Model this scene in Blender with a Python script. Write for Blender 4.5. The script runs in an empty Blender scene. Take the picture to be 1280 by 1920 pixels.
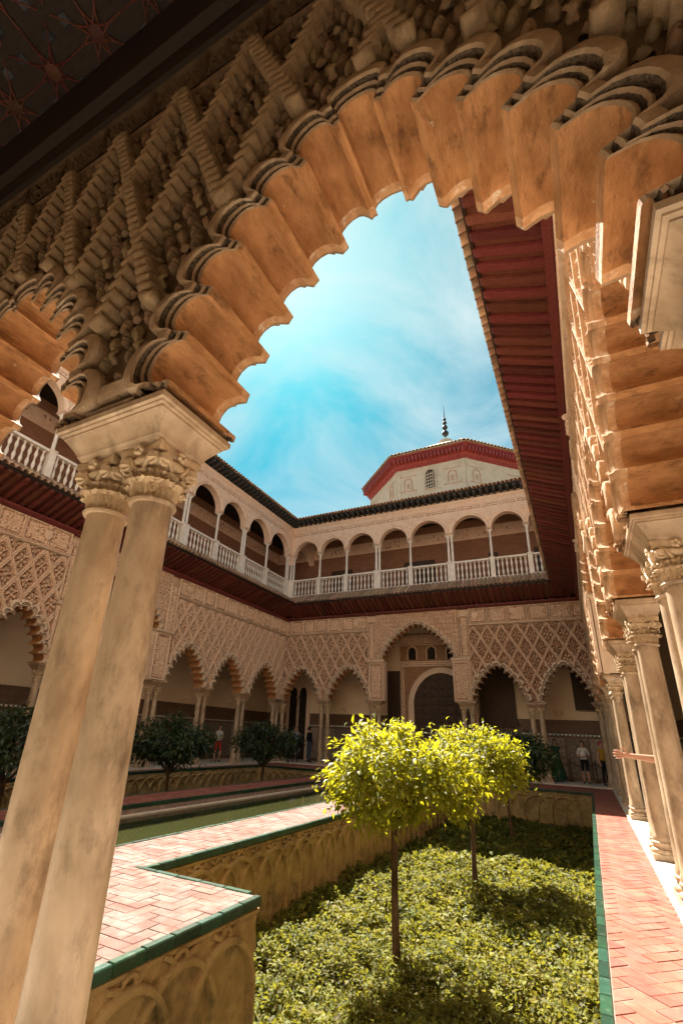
import bpy, bmesh, math, random
import numpy as np
from mathutils import Vector, Matrix
from mathutils.geometry import tessellate_polygon

random.seed(7); RNG = np.random.default_rng(11)
scene = bpy.context.scene
COL = scene.collection
rad = math.radians

# ------------------------------------------------------------------ camera
cam_data = bpy.data.cameras.new('camera')
cam = bpy.data.objects.new('camera', cam_data); COL.objects.link(cam)
RIGHT = Vector((0.8864307, 0.4608325, 0.0432893)); DOWN = Vector((-0.1385249, 0.3533665, -0.9251719)); FWD = Vector((-0.4416463, 0.8141041, 0.3770717))
m3 = Matrix((RIGHT, -DOWN, -FWD)).transposed()
cam.matrix_world = m3.to_4x4()
cam_data.sensor_fit = 'HORIZONTAL'; cam_data.sensor_width = 36.0
cam_data.lens = 887.701 / 1280 * 36.0
cam_data.shift_x = (640 - 602.341) / 1280
cam_data.shift_y = (1013.817 - 960) / 1280
cam_data.clip_start = 0.05; cam_data.clip_end = 2000
scene.camera = cam

# ------------------------------------------------------------------ sky, sun, exposure
SUN = Vector((-0.48, 0.595, 1.0)).normalized()
elev = math.asin(SUN.z); azim = math.atan2(SUN.x, SUN.y)
world = bpy.data.worlds.new('World'); scene.world = world; world.use_nodes = True
wn = world.node_tree; wn.nodes.clear()
def N(t, typ, **kw):
    n = t.nodes.new(typ)
    for k, v in kw.items(): setattr(n, k, v)
    return n
sky = N(wn, 'ShaderNodeTexSky', sky_type='NISHITA', sun_disc=False)
sky.sun_elevation = elev; sky.sun_rotation = azim; sky.air_density = 1.0; sky.dust_density = 1.1; sky.ozone_density = 1.0
tc = N(wn, 'ShaderNodeTexCoord'); mp = N(wn, 'ShaderNodeMapping'); mp.inputs['Scale'].default_value = (1.0, 1.0, 1.7)
mp.inputs['Rotation'].default_value = (0.3, 0.2, 0.9)
nz = N(wn, 'ShaderNodeTexNoise'); nz.inputs['Scale'].default_value = 2.3; nz.inputs['Detail'].default_value = 8; nz.inputs['Roughness'].default_value = 0.6; nz.inputs['Distortion'].default_value = 0.5
rp = N(wn, 'ShaderNodeValToRGB'); rp.color_ramp.elements[0].position = 0.34; rp.color_ramp.elements[0].color = (0.0, 0.0, 0.0, 1); rp.color_ramp.elements[1].position = 0.70; rp.color_ramp.elements[1].color = (0.9, 0.9, 0.9, 1)
tint = N(wn, 'ShaderNodeMix', data_type='RGBA', blend_type='MULTIPLY'); tint.inputs[0].default_value = 1.0; tint.inputs[7].default_value = (0.05, 0.40, 0.43, 1)
mixc = N(wn, 'ShaderNodeMix', data_type='RGBA'); mixc.inputs[7].default_value = (3.5, 4.15, 4.15, 1)
bg = N(wn, 'ShaderNodeBackground'); bg.inputs['Strength'].default_value = 0.05
wo = N(wn, 'ShaderNodeOutputWorld')
L = wn.links.new
L(tc.outputs['Generated'], mp.inputs[0]); L(mp.outputs[0], nz.inputs['Vector']); L(nz.outputs['Fac'], rp.inputs[0])
bw = N(wn, 'ShaderNodeRGBToBW'); mrs = N(wn, 'ShaderNodeMapRange'); mrs.inputs[1].default_value = 6.5; mrs.inputs[2].default_value = 20.0; tmix = N(wn, 'ShaderNodeMix', data_type='RGBA'); tmix.inputs[6].default_value = (0.05, 0.40, 0.43, 1); tmix.inputs[7].default_value = (0.30, 0.36, 0.36, 1)
L(sky.outputs[0], bw.inputs[0]); L(bw.outputs[0], mrs.inputs[0]); L(mrs.outputs[0], tmix.inputs[0]); L(tmix.outputs[2], tint.inputs[7])
L(sky.outputs[0], tint.inputs[6]); L(rp.outputs[0], mixc.inputs[0]); L(tint.outputs[2], mixc.inputs[6]); L(mixc.outputs[2], bg.inputs[0]); L(bg.outputs[0], wo.inputs[0])
sl = bpy.data.lights.new('sun', 'SUN'); sl.energy = 4.8; sl.angle = rad(0.53); sl.color = (1.0, 0.92, 0.80)
so = bpy.data.objects.new('sun', sl); COL.objects.link(so); so.rotation_euler = SUN.to_track_quat('Z', 'Y').to_euler(); so.location = (-20, 20, 40)
vs = scene.view_settings; vs.view_transform = 'Standard'; vs.look = 'None'; vs.gamma = 1.0; vs.use_curve_mapping = False
vs.exposure = 2.2
scene.cycles.max_bounces = 10; scene.cycles.diffuse_bounces = 8; scene.cycles.glossy_bounces = 3; scene.cycles.transmission_bounces = 4
scene.cycles.sample_clamp_indirect = 6.0

# ------------------------------------------------------------------ materials
MATS = {}
def material(name, color, color2=None, rough=0.8, scale=6.0, bump=0.3, bscale=None, stretch=(1, 1, 1), spec=0.3, detail=6, island=0.0, objrand=0.0, stain=None, stain_scale=1.5, stain_lo=0.5, stain_hi=0.7, transl=None, metal=0.0, bdist=0.02, coords='World', chips=None):
    m = bpy.data.materials.new(name); m.use_nodes = True; t = m.node_tree; nd = t.nodes; lk = t.links.new
    b = nd['Principled BSDF']; b.inputs['Roughness'].default_value = rough; b.inputs['Specular IOR Level'].default_value = spec; b.inputs['Metallic'].default_value = metal
    tcn = nd.new('ShaderNodeTexCoord'); mpn = nd.new('ShaderNodeMapping'); mpn.inputs['Scale'].default_value = stretch
    lk(nd.new('ShaderNodeNewGeometry').outputs['Position'] if coords == 'World' else tcn.outputs[coords], mpn.inputs[0])
    n1 = nd.new('ShaderNodeTexNoise'); n1.inputs['Scale'].default_value = scale; n1.inputs['Detail'].default_value = detail; n1.inputs['Roughness'].default_value = 0.62
    lk(mpn.outputs[0], n1.inputs['Vector'])
    c2 = color2 if color2 else tuple(c * 0.6 for c in color)
    r1 = nd.new('ShaderNodeValToRGB'); r1.color_ramp.elements[0].position = 0.33; r1.color_ramp.elements[1].position = 0.67
    r1.color_ramp.elements[0].color = (*c2, 1); r1.color_ramp.elements[1].color = (*color, 1)
    lk(n1.outputs['Fac'], r1.inputs[0]); out = r1.outputs[0]
    if stain:
        n2 = nd.new('ShaderNodeTexNoise'); n2.inputs['Scale'].default_value = stain_scale; n2.inputs['Detail'].default_value = 8; n2.inputs['Roughness'].default_value = 0.7
        lk(mpn.outputs[0], n2.inputs['Vector'])
        r2 = nd.new('ShaderNodeMapRange'); r2.inputs[1].default_value = stain_lo; r2.inputs[2].default_value = stain_hi; lk(n2.outputs['Fac'], r2.inputs[0])
        mx = nd.new('ShaderNodeMix'); mx.data_type = 'RGBA'; mx.inputs[7].default_value = (*stain, 1)
        lk(r2.outputs[0], mx.inputs[0]); lk(out, mx.inputs[6]); out = mx.outputs[2]
    if chips:
        n4 = nd.new('ShaderNodeTexNoise'); n4.inputs['Scale'].default_value = chips[1]; n4.inputs['Detail'].default_value = 5; n4.inputs['Roughness'].default_value = 0.6; lk(tcn.outputs['Object'], n4.inputs['Vector'])
        r4 = nd.new('ShaderNodeMapRange'); r4.inputs[1].default_value = chips[2]; r4.inputs[2].default_value = chips[2] + 0.03; lk(n4.outputs['Fac'], r4.inputs[0])
        mx4 = nd.new('ShaderNodeMix'); mx4.data_type = 'RGBA'; mx4.inputs[7].default_value = (*chips[0], 1); lk(r4.outputs[0], mx4.inputs[0]); lk(out, mx4.inputs[6]); out = mx4.outputs[2]
    if island or objrand:
        if island:
            g = nd.new('ShaderNodeNewGeometry'); src = g.outputs['Random Per Island']
        else:
            g = nd.new('ShaderNodeObjectInfo'); src = g.outputs['Random']
        a = island or objrand
        mr = nd.new('ShaderNodeMapRange'); mr.inputs[3].default_value = 1 - a; mr.inputs[4].default_value = 1 + a; lk(src, mr.inputs[0])
        hs = nd.new('ShaderNodeHueSaturation'); lk(mr.outputs[0], hs.inputs['Value']); lk(out, hs.inputs['Color'])
        mh = nd.new('ShaderNodeMath'); mh.operation = 'MULTIPLY'; mh.inputs[1].default_value = 7.31; lk(src, mh.inputs[0])
        fr = nd.new('ShaderNodeMath'); fr.operation = 'FRACT'; lk(mh.outputs[0], fr.inputs[0])
        mr2 = nd.new('ShaderNodeMapRange'); mr2.inputs[3].default_value = 0.5 - 0.06 * a; mr2.inputs[4].default_value = 0.5 + 0.06 * a; lk(fr.outputs[0], mr2.inputs[0]); lk(mr2.outputs[0], hs.inputs['Hue'])
        out = hs.outputs[0]
    lk(out, b.inputs['Base Color'])
    if bump:
        n3 = nd.new('ShaderNodeTexNoise'); n3.inputs['Scale'].default_value = bscale or scale * 4; n3.inputs['Detail'].default_value = 8; n3.inputs['Roughness'].default_value = 0.65
        lk(mpn.outputs[0], n3.inputs['Vector'])
        bp = nd.new('ShaderNodeBump'); bp.inputs['Strength'].default_value = bump; bp.inputs['Distance'].default_value = bdist
        lk(n3.outputs['Fac'], bp.inputs['Height']); lk(bp.outputs[0], b.inputs['Normal'])
    if transl:
        o = nd['Material Output']; tr = nd.new('ShaderNodeBsdfTranslucent'); ms = nd.new('ShaderNodeMixShader'); ms.inputs[0].default_value = transl[1]
        hm = nd.new('ShaderNodeMix'); hm.data_type = 'RGBA'; hm.blend_type = 'MIX'; hm.inputs[0].default_value = 0.75; hm.inputs[7].default_value = (*transl[0], 1)
        lk(out, hm.inputs[6]); lk(hm.outputs[2], tr.inputs[0])
        lk(b.outputs[0], ms.inputs[1]); lk(tr.outputs[0], ms.inputs[2]); lk(ms.outputs[0], o.inputs[0])
    MATS[name] = m
    return m
M = MATS
material('stucco', (0.82, 0.61, 0.45), (0.69, 0.48, 0.33), rough=0.9, scale=3.0, bump=0.5, bscale=28, stain=(0.78, 0.62, 0.46), stain_scale=0.9, stain_lo=0.5, stain_hi=0.75)
material('stucco_fine', (0.86, 0.65, 0.485), (0.74, 0.53, 0.37), rough=0.9, scale=9.0, bump=0.8, bscale=22, bdist=0.03, stain=(0.78, 0.6, 0.44), stain_scale=1.2, stain_lo=0.5, stain_hi=0.8)
material('frieze', (0.86, 0.66, 0.50), (0.75, 0.54, 0.38), rough=0.9, scale=4.0, bump=0.6, bscale=24, bdist=0.03, stain=(0.72, 0.58, 0.44), stain_scale=0.7, stain_lo=0.45, stain_hi=0.8)
material('ring', (0.78, 0.62, 0.47), (0.62, 0.46, 0.32), rough=0.85, scale=8.0, bump=0.4, bscale=40)
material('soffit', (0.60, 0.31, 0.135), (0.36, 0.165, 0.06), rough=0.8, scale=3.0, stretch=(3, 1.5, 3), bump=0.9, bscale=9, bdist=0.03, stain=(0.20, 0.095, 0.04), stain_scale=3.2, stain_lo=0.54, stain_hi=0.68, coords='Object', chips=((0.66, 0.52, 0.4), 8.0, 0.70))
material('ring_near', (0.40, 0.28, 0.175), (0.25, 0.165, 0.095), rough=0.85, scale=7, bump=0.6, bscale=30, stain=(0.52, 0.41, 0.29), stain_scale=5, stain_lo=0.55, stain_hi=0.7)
material('stucco_right', (0.52, 0.335, 0.195), (0.38, 0.225, 0.12), rough=0.9, scale=5, bump=0.6, bscale=24, stain=(0.6, 0.45, 0.31), stain_scale=2, stain_lo=0.55, stain_hi=0.75)
material('soffit_rim_lit', (0.66, 0.42, 0.24), (0.46, 0.25, 0.12), rough=0.8, scale=14.0, bump=0.4, bscale=50, stain=(0.78, 0.66, 0.54), stain_scale=12, stain_lo=0.55, stain_hi=0.66)  # paler courtyard edge of the soffit: bounced light coloured in, plus cream patches
material('red_recess_shade', (0.44, 0.26, 0.165), (0.30, 0.165, 0.10), rough=0.95, scale=7, bump=0.5, bscale=30)  # darkens recessed carving: pit shade put into the colour, mixed with old red paint
material('band', (0.2, 0.14, 0.09), (0.05, 0.035, 0.022), rough=0.9, scale=60.0, bump=1.0, bscale=110, bdist=0.01)
material('ropeboss', (0.33, 0.225, 0.125), (0.2, 0.13, 0.07), rough=0.7, scale=14, bump=0.5, bscale=50)
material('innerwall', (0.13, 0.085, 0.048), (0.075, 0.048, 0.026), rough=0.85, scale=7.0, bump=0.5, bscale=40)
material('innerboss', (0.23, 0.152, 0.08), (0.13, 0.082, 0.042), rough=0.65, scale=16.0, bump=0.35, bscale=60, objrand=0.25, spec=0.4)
material('marble', (0.60, 0.455, 0.31), (0.34, 0.235, 0.145), rough=0.42, scale=2.3, stretch=(2.0, 2.0, 0.9), bump=0.16, bscale=22, stain=(0.13, 0.085, 0.05), stain_scale=3.0, stain_lo=0.5, stain_hi=0.76, spec=0.4)
material('marble_cap', (0.66, 0.51, 0.34), (0.44, 0.32, 0.19), rough=0.5, scale=9, bump=0.2, bscale=45, stain=(0.4, 0.29, 0.18), stain_scale=7, stain_lo=0.55, stain_hi=0.8)
material('whitestone', (0.84, 0.77, 0.69), (0.70, 0.62, 0.53), rough=0.6, scale=4, bump=0.2, bscale=30, stain=(0.48, 0.41, 0.34), stain_scale=3, stain_lo=0.6, stain_hi=0.85)
material('pinkstone', (0.84, 0.62, 0.47), (0.73, 0.49, 0.345), rough=0.85, scale=4, bump=0.35, bscale=22, stain=(0.82, 0.64, 0.49), stain_scale=1.1, stain_lo=0.5, stain_hi=0.75)
material('wood_red', (0.2, 0.052, 0.036), (0.085, 0.025, 0.018), coords='Object', rough=0.6, scale=10, stretch=(6, 1, 6), bump=0.3, objrand=0.3)
material('wood_redpaint', (0.30, 0.05, 0.045), (0.18, 0.03, 0.03), rough=0.6, scale=6, bump=0.2)
material('wood_dark', (0.034, 0.02, 0.013), (0.015, 0.009, 0.006), rough=0.65, scale=10, stretch=(1, 5, 5), bump=0.3)
material('wood_corbel', (0.075, 0.07, 0.065), (0.03, 0.028, 0.026), rough=0.7, scale=10, bump=0.3)
material('door', (0.085, 0.05, 0.03), (0.035, 0.02, 0.012), rough=0.55, scale=14, bump=0.4, bscale=40)
material('gilt', (0.30, 0.19, 0.08), (0.15, 0.09, 0.04), rough=0.5, scale=20, bump=0.2)
material('blue_paint', (0.05, 0.055, 0.065), (0.025, 0.025, 0.03), rough=0.7, scale=20, bump=0.2, objrand=0.4)
material('red_paint', (0.09, 0.024, 0.012), (0.05, 0.012, 0.006), rough=0.6, scale=20, bump=0.2, objrand=0.4)
material('rooftile', (0.50, 0.31, 0.2), (0.3, 0.18, 0.11), rough=0.9, scale=5, bump=0.5, bscale=25, objrand=0.28, stain=(0.33, 0.29, 0.2), stain_scale=4, stain_lo=0.5, stain_hi=0.7)
material('plaster', (0.86, 0.71, 0.50), (0.80, 0.64, 0.44), rough=0.9, scale=1.5, bump=0.12, bscale=20)
material('dado', (0.20, 0.12, 0.075), (0.12, 0.07, 0.045), rough=0.5, scale=8, bump=0.3)
material('dado_tile', (0.36, 0.33, 0.27), (0.16, 0.13, 0.11), rough=0.35, scale=9, bump=0.2, objrand=0.3, stain=(0.2, 0.11, 0.06), stain_scale=11, stain_lo=0.5, stain_hi=0.6)
material('tooth_white', (0.75, 0.7, 0.6), (0.6, 0.55, 0.45), rough=0.4, scale=8, bump=0.1)
material('brick', (0.34, 0.17, 0.1), (0.23, 0.11, 0.065), rough=0.9, scale=3, stretch=(1, 1, 6), bump=0.4, bscale=14)
material('darkin', (0.03, 0.022, 0.017), (0.02, 0.014, 0.01), rough=0.9, scale=4, bump=0.0)
material('domewall', (0.60, 0.55, 0.46), (0.47, 0.42, 0.34), rough=0.9, scale=2.5, bump=0.3, bscale=14, stain=(0.35, 0.28, 0.22), stain_scale=2.5, stain_lo=0.6, stain_hi=0.75)
material('domepaint', (0.42, 0.24, 0.17), (0.52, 0.42, 0.32), rough=0.9, scale=6, bump=0.1)
material('paver', (0.30, 0.115, 0.085), (0.22, 0.07, 0.05), spec=0.08, rough=0.9, scale=5, bump=0.25, bscale=26, objrand=0.10, stain=(0.29, 0.155, 0.12), stain_scale=3, stain_lo=0.48, stain_hi=0.72)
material('paver_worn', (0.225, 0.14, 0.12), (0.175, 0.09, 0.072), spec=0.06, rough=0.92, scale=5, bump=0.25, bscale=26, objrand=0.09, stain=(0.25, 0.205, 0.185), stain_scale=3.5, stain_lo=0.45, stain_hi=0.68)
material('mortar', (0.36, 0.285, 0.245), (0.24, 0.17, 0.14), spec=0.05, rough=0.95, scale=8, bump=0.3)
material('greentile', (0.017, 0.062, 0.032), (0.01, 0.036, 0.019), rough=0.3, scale=5, bump=0.2, bscale=18, objrand=0.4, spec=0.45, stain=(0.06, 0.10, 0.07), stain_scale=7, stain_lo=0.55, stain_hi=0.68)
material('bedwall', (0.54, 0.375, 0.165), (0.36, 0.24, 0.10), rough=0.95, scale=3.5, bump=0.9, bscale=13, bdist=0.05, stain=(0.2, 0.145, 0.065), stain_scale=2.6, stain_lo=0.5, stain_hi=0.7)
material('soil', (0.07, 0.05, 0.03), (0.03, 0.022, 0.013), rough=1.0, scale=4, bump=0.6, bscale=12)
material('earth', (0.2, 0.15, 0.1), (0.15, 0.11, 0.07), rough=1.0, scale=1)
material('floormarble', (0.72, 0.66, 0.57), (0.58, 0.52, 0.44), rough=0.35, scale=1.5, bump=0.06)
material('bark', (0.14, 0.085, 0.05), (0.06, 0.035, 0.02), rough=0.95, scale=10, stretch=(1, 1, 0.25), bump=0.7)
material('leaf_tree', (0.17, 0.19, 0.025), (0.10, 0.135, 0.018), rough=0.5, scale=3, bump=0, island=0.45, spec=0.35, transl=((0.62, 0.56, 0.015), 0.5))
material('leaf_shaded', (0.035, 0.062, 0.02), (0.022, 0.042, 0.014), rough=0.4, scale=3, bump=0, island=0.5, spec=0.45, transl=((0.10, 0.13, 0.015), 0.25))  # darker leaves for the beds in shade; that shade is put into the colour
material('leaf_ground', (0.21, 0.195, 0.035), (0.07, 0.09, 0.02), rough=0.62, scale=1.6, bump=0, island=0.6, spec=0.2, transl=((0.38, 0.35, 0.03), 0.35))
material('iron', (0.03, 0.03, 0.03), (0.02, 0.02, 0.02), rough=0.5, scale=10, bump=0.1)
material('skin', (0.5, 0.29, 0.2), (0.46, 0.25, 0.17), rough=0.55, scale=10, bump=0.05)
for nm, c in dict(hair_dark=(0.02, 0.013, 0.01), hair_blonde=(0.4, 0.25, 0.11), hair_grey=(0.25, 0.23, 0.2), cloth_white=(0.75, 0.74, 0.72), cloth_black=(0.012, 0.012, 0.014), cloth_navy=(0.02, 0.025, 0.045), cloth_red=(0.5, 0.04, 0.035), cloth_green=(0.02, 0.085, 0.05), cloth_yellow=(0.55, 0.33, 0.04), cloth_blue=(0.35, 0.45, 0.65), cloth_denim=(0.06, 0.09, 0.15), shoe=(0.03, 0.025, 0.02)).items():
    material(nm, c, tuple(x * 0.75 for x in c), rough=0.85, scale=12, bump=0.25, bscale=60)
# water
mw = bpy.data.materials.new('water'); mw.use_nodes = True; MATS['water'] = mw
b = mw.node_tree.nodes['Principled BSDF']; b.inputs['Base Color'].default_value = (0.032, 0.034, 0.012, 1); b.inputs['Roughness'].default_value = 0.06; b.inputs['IOR'].default_value = 1.33
_n = N(mw.node_tree, 'ShaderNodeTexNoise'); _n.inputs['Scale'].default_value = 3.5; _n.inputs['Detail'].default_value = 4
_b = N(mw.node_tree, 'ShaderNodeBump'); _b.inputs['Strength'].default_value = 0.12; _b.inputs['Distance'].default_value = 0.04
mw.node_tree.links.new(_n.outputs[0], _b.inputs['Height']); mw.node_tree.links.new(_b.outputs[0], b.inputs['Normal'])

# ------------------------------------------------------------------ mesh helpers
class MB:
    def __init__(s): s.v = []; s.f = []; s.m = []; s.n = 0
    def add(s, verts, faces, mi=0):
        o = s.n; verts = [tuple(p) for p in verts]; s.v += verts; s.n += len(verts)
        s.f += [tuple(i + o for i in f) for f in faces]; s.m += [mi] * len(faces); return o
    def box(s, x0, x1, y0, y1, z0, z1, mi=0):
        s.add([(x0, y0, z0), (x1, y0, z0), (x1, y1, z0), (x0, y1, z0), (x0, y0, z1), (x1, y0, z1), (x1, y1, z1), (x0, y1, z1)],
              [(0, 3, 2, 1), (4, 5, 6, 7), (0, 1, 5, 4), (1, 2, 6, 5), (2, 3, 7, 6), (3, 0, 4, 7)], mi)
    def lathe(s, prof, seg=16, c=(0, 0, 0), mi=0, cap=True, sx=1, sy=1, a0=0.0):
        vs = []
        for r, z in prof:
            for k in range(seg):
                a = a0 + 2 * math.pi * k / seg; vs.append((c[0] + sx * r * math.cos(a), c[1] + sy * r * math.sin(a), c[2] + z))
        fs = []
        for i in range(len(prof) - 1):
            for k in range(seg):
                k2 = (k + 1) % seg; fs.append((i * seg + k, i * seg + k2, (i + 1) * seg + k2, (i + 1) * seg + k))
        if cap:
            fs.append(tuple(range(seg))[::-1]); fs.append(tuple((len(prof) - 1) * seg + k for k in range(seg)))
        s.add(vs, fs, mi)
    def rects(s, prof, c=(0, 0), mi=0):   # stack of rectangles (hx, hy, z)
        vs = []
        for hx, hy, z in prof: vs += [(c[0] - hx, c[1] - hy, z), (c[0] + hx, c[1] - hy, z), (c[0] + hx, c[1] + hy, z), (c[0] - hx, c[1] + hy, z)]
        fs = [(3, 2, 1, 0)]
        for i in range(len(prof) - 1):
            for k in range(4): fs.append((4 * i + k, 4 * i + (k + 1) % 4, 4 * i + 4 + (k + 1) % 4, 4 * i + 4 + k))
        n = 4 * (len(prof) - 1); fs.append((n, n + 1, n + 2, n + 3)); s.add(vs, fs, mi)
    def tube(s, pts, radii, seg=8, mi=0, cap=True):
        pts = [Vector(p) for p in pts]; vs = []; up = Vector((0.13, 0.31, 0.94)).normalized()
        for i, p in enumerate(pts):
            d = (pts[min(i + 1, len(pts) - 1)] - pts[max(i - 1, 0)])
            d = d.normalized() if d.length > 1e-9 else Vector((0, 0, 1))
            a = d.cross(up)
            if a.length < 1e-3: a = d.cross(Vector((1, 0, 0)))
            a.normalize(); bb = d.cross(a).normalized(); up = -a.cross(d) if False else up
            r = radii[i] if hasattr(radii, '__len__') else radii
            for k in range(seg):
                t = 2 * math.pi * k / seg; vs.append(p + a * (r * math.cos(t)) + bb * (r * math.sin(t)))
        fs = []
        for i in range(len(pts) - 1):
            for k in range(seg):
                k2 = (k + 1) % seg; fs.append((i * seg + k, i * seg + k2, (i + 1) * seg + k2, (i + 1) * seg + k))
        if cap: fs.append(tuple(range(seg))[::-1]); fs.append(tuple((len(pts) - 1) * seg + k for k in range(seg)))
        s.add(vs, fs, mi)
    def grid(s, P, mi=0, mask=None, closed=False):   # P: (n, m, 3) array
        n, m = P.shape[:2]; vs = P.reshape(-1, 3); I, J = np.meshgrid(np.arange(n - 1), np.arange(m - 1), indexing='ij'); I, J = I.ravel(), J.ravel()
        if mask is not None: k_ = np.asarray(mask).ravel(); I, J = I[k_], J[k_]
        fs = np.stack([I * m + J, (I + 1) * m + J, (I + 1) * m + J + 1, I * m + J + 1], 1)
        if mask is not None: u, inv = np.unique(fs, return_inverse=True); vs = vs[u]; fs = inv.reshape(fs.shape)
        o = s.n; s.v += [tuple(p) for p in vs.tolist()]; s.n += len(vs); s.f += [tuple(f) for f in (fs + o).tolist()]
        s.m += [mi] * len(fs) if np.isscalar(mi) else list(np.asarray(mi)[I, J])
    def poly_extrude(s, loop, y0, y1, mi=0, mi_side=None, front=True, back=True):   # loop of (x, z)
        n = len(loop); tri = tessellate_polygon([[Vector((x, z, 0)) for x, z in loop]])
        vs = [(x, y0, z) for x, z in loop] + [(x, y1, z) for x, z in loop]
        if front: fs = [tuple(t) for t in tri]
        else: fs = []
        if back: fs += [tuple(i + n for i in t[::-1]) for t in tri]
        s.add(vs, fs, mi)
        s.add(vs, [(i, (i + 1) % n, n + (i + 1) % n, n + i) for i in range(n)], mi if mi_side is None else mi_side)
    def mesh(s, name, mats, smooth=None):
        me = bpy.data.meshes.new(name); me.from_pydata(s.v, [], s.f)
        for mt in mats: me.materials.append(M[mt])
        if len(mats) > 1: me.polygons.foreach_set('material_index', s.m)
        bm = bmesh.new(); bm.from_mesh(me); bmesh.ops.remove_doubles(bm, verts=bm.verts, dist=1e-5); bmesh.ops.recalc_face_normals(bm, faces=bm.faces); bm.to_mesh(me); bm.free()
        if smooth is not None:
            me.polygons.foreach_set('use_smooth', [True] * len(me.polygons)); me.set_sharp_from_angle(angle=rad(smooth))
        me.update(); return me
    def obj(s, name, mats, parent=None, smooth=None, **kw):
        return link(name, s.mesh(name, mats if isinstance(mats, (list, tuple)) else [mats], smooth), parent, **kw)
def link(name, me, parent=None, loc=None, rot=None, scale=None, mat=None):
    o = bpy.data.objects.new(name, me); COL.objects.link(o)
    if parent: o.parent = parent
    if loc is not None: o.location = loc
    if rot is not None: o.rotation_euler = rot
    if scale is not None: o.scale = scale
    return o
def thing(name, label, cat, loc=(0, 0, 0), rotz=0.0, group=None):
    o = bpy.data.objects.new(name, None); COL.objects.link(o); o.location = loc; o.rotation_euler = (0, 0, rotz)
    return tag(o, label, cat, group)
def tag(o, label, cat, group=None):
    o['label'] = label; o['category'] = cat
    if group: o['group'] = group
    return o
def struct(o): o['kind'] = 'structure'; return o
def stuff(o): o['kind'] = 'stuff'; return o
def in_poly(px, pz, loop):
    L_ = np.asarray(loop, float); ins = np.zeros(px.shape, bool)
    if px.max() < L_[:, 0].min() or px.min() > L_[:, 0].max() or pz.max() < L_[:, 1].min() or pz.min() > L_[:, 1].max(): return ins
    x0, z0 = L_[:, 0], L_[:, 1]; x1, z1 = np.roll(x0, -1), np.roll(z0, -1); ok = z0 != z1; x0, z0, x1, z1 = x0[ok], z0[ok], x1[ok], z1[ok]
    X, Z = px.reshape(-1, 1), pz.reshape(-1, 1)
    c = ((z0 > Z) != (z1 > Z)) & (X < (x1 - x0) * (Z - z0) / (z1 - z0) + x0)
    return (c.sum(1) % 2 == 1).reshape(px.shape)
def sstep(x, a, b_):
    t = np.clip((x - a) / (b_ - a), 0, 1); return t * t * (3 - 2 * t)
# ------------------------------------------------------------------ levels and plan (metres, eye of the camera at the origin)
FLOOR = -1.50; PATH = -1.55; SPRING = 1.68; FRZ0 = 5.30; FRZ1 = 6.18; EAVE = 6.30; TH = 0.56; BEDZ = -2.9
X_L, X_R, Y_N, Y_F = -15.08, 0.5, 1.95, 24.0
BAYS = {'far': [-15.36, -12.48, -9.54, -4.86, -1.88, 0.8], 'left': [1.66, 4.4, 7.2, 9.9, 14.6, 17.6, 20.55, 23.75],
        'right': [-23.75, -20.5, -17.5, -14.5, -9.83, -7.1, -4.45, -1.66], 'near': [-0.88, 2.19, 5.15, 9.45, 12.4, 15.4]}
BIG = {'far': 2, 'left': 3, 'right': 3, 'near': 2}
SPAN = {'far': (-15.6, 1.0), 'left': (1.95, 24.08), 'right': (-24.08, -1.95), 'near': (-1.0, 15.6)}
FRAME = {'far': ((0, Y_F, 0), 0.0), 'left': ((X_L, 0, 0.006), math.pi / 2), 'right': ((X_R, 0, 0.006), -math.pi / 2), 'near': ((0, Y_N, 0), math.pi)}
ARC = {}
for k, lab in dict(far='carved stucco arcade with tall central arch at the far end of the courtyard',
                   left='long carved arcade along the shaded left side of the courtyard',
                   right='sunlit carved arcade running along the right edge beside the pink path',
                   near='dark foreground arcade whose big lobed arch frames the whole courtyard').items():
    ARC[k] = thing('arcade', lab, 'arcade', FRAME[k][0], FRAME[k][1], 'arcades around the courtyard')

# ------------------------------------------------------------------ columns
def shaft_mesh(seg):
    mb = MB(); z0, z1 = FLOOR + 0.27, 1.16; pr = [(0.126 - 0.02 * (t ** 1.6), z0 + (z1 - z0) * t) for t in np.linspace(0, 1, 9)]
    pr = [(0.138, z0), (0.138, z0 + 0.03)] + [(pr[0][0], z0 + 0.05)] + pr[1:-1] + [(0.107, z1 - 0.03), (0.126, z1 - 0.028), (0.132, z1 - 0.014), (0.126, z1), (0.1, z1 + 0.002)]
    mb.lathe(pr, seg); return mb.mesh('column', ['marble'], 35)
def base_mesh(seg):
    mb = MB(); z = FLOOR
    mb.rects([(0.175, 0.175, z), (0.175, 0.175, z + 0.075), (0.17, 0.17, z + 0.08)])
    pr = [(0.168, 0.08), (0.178, 0.095), (0.18, 0.115), (0.172, 0.135), (0.15, 0.145), (0.142, 0.165), (0.146, 0.185), (0.158, 0.195), (0.162, 0.21), (0.156, 0.228), (0.142, 0.236), (0.14, 0.27)]
    mb.lathe([(r, z + h) for r, h in pr], seg); return mb.mesh('column_base', ['marble'], 40)
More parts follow.
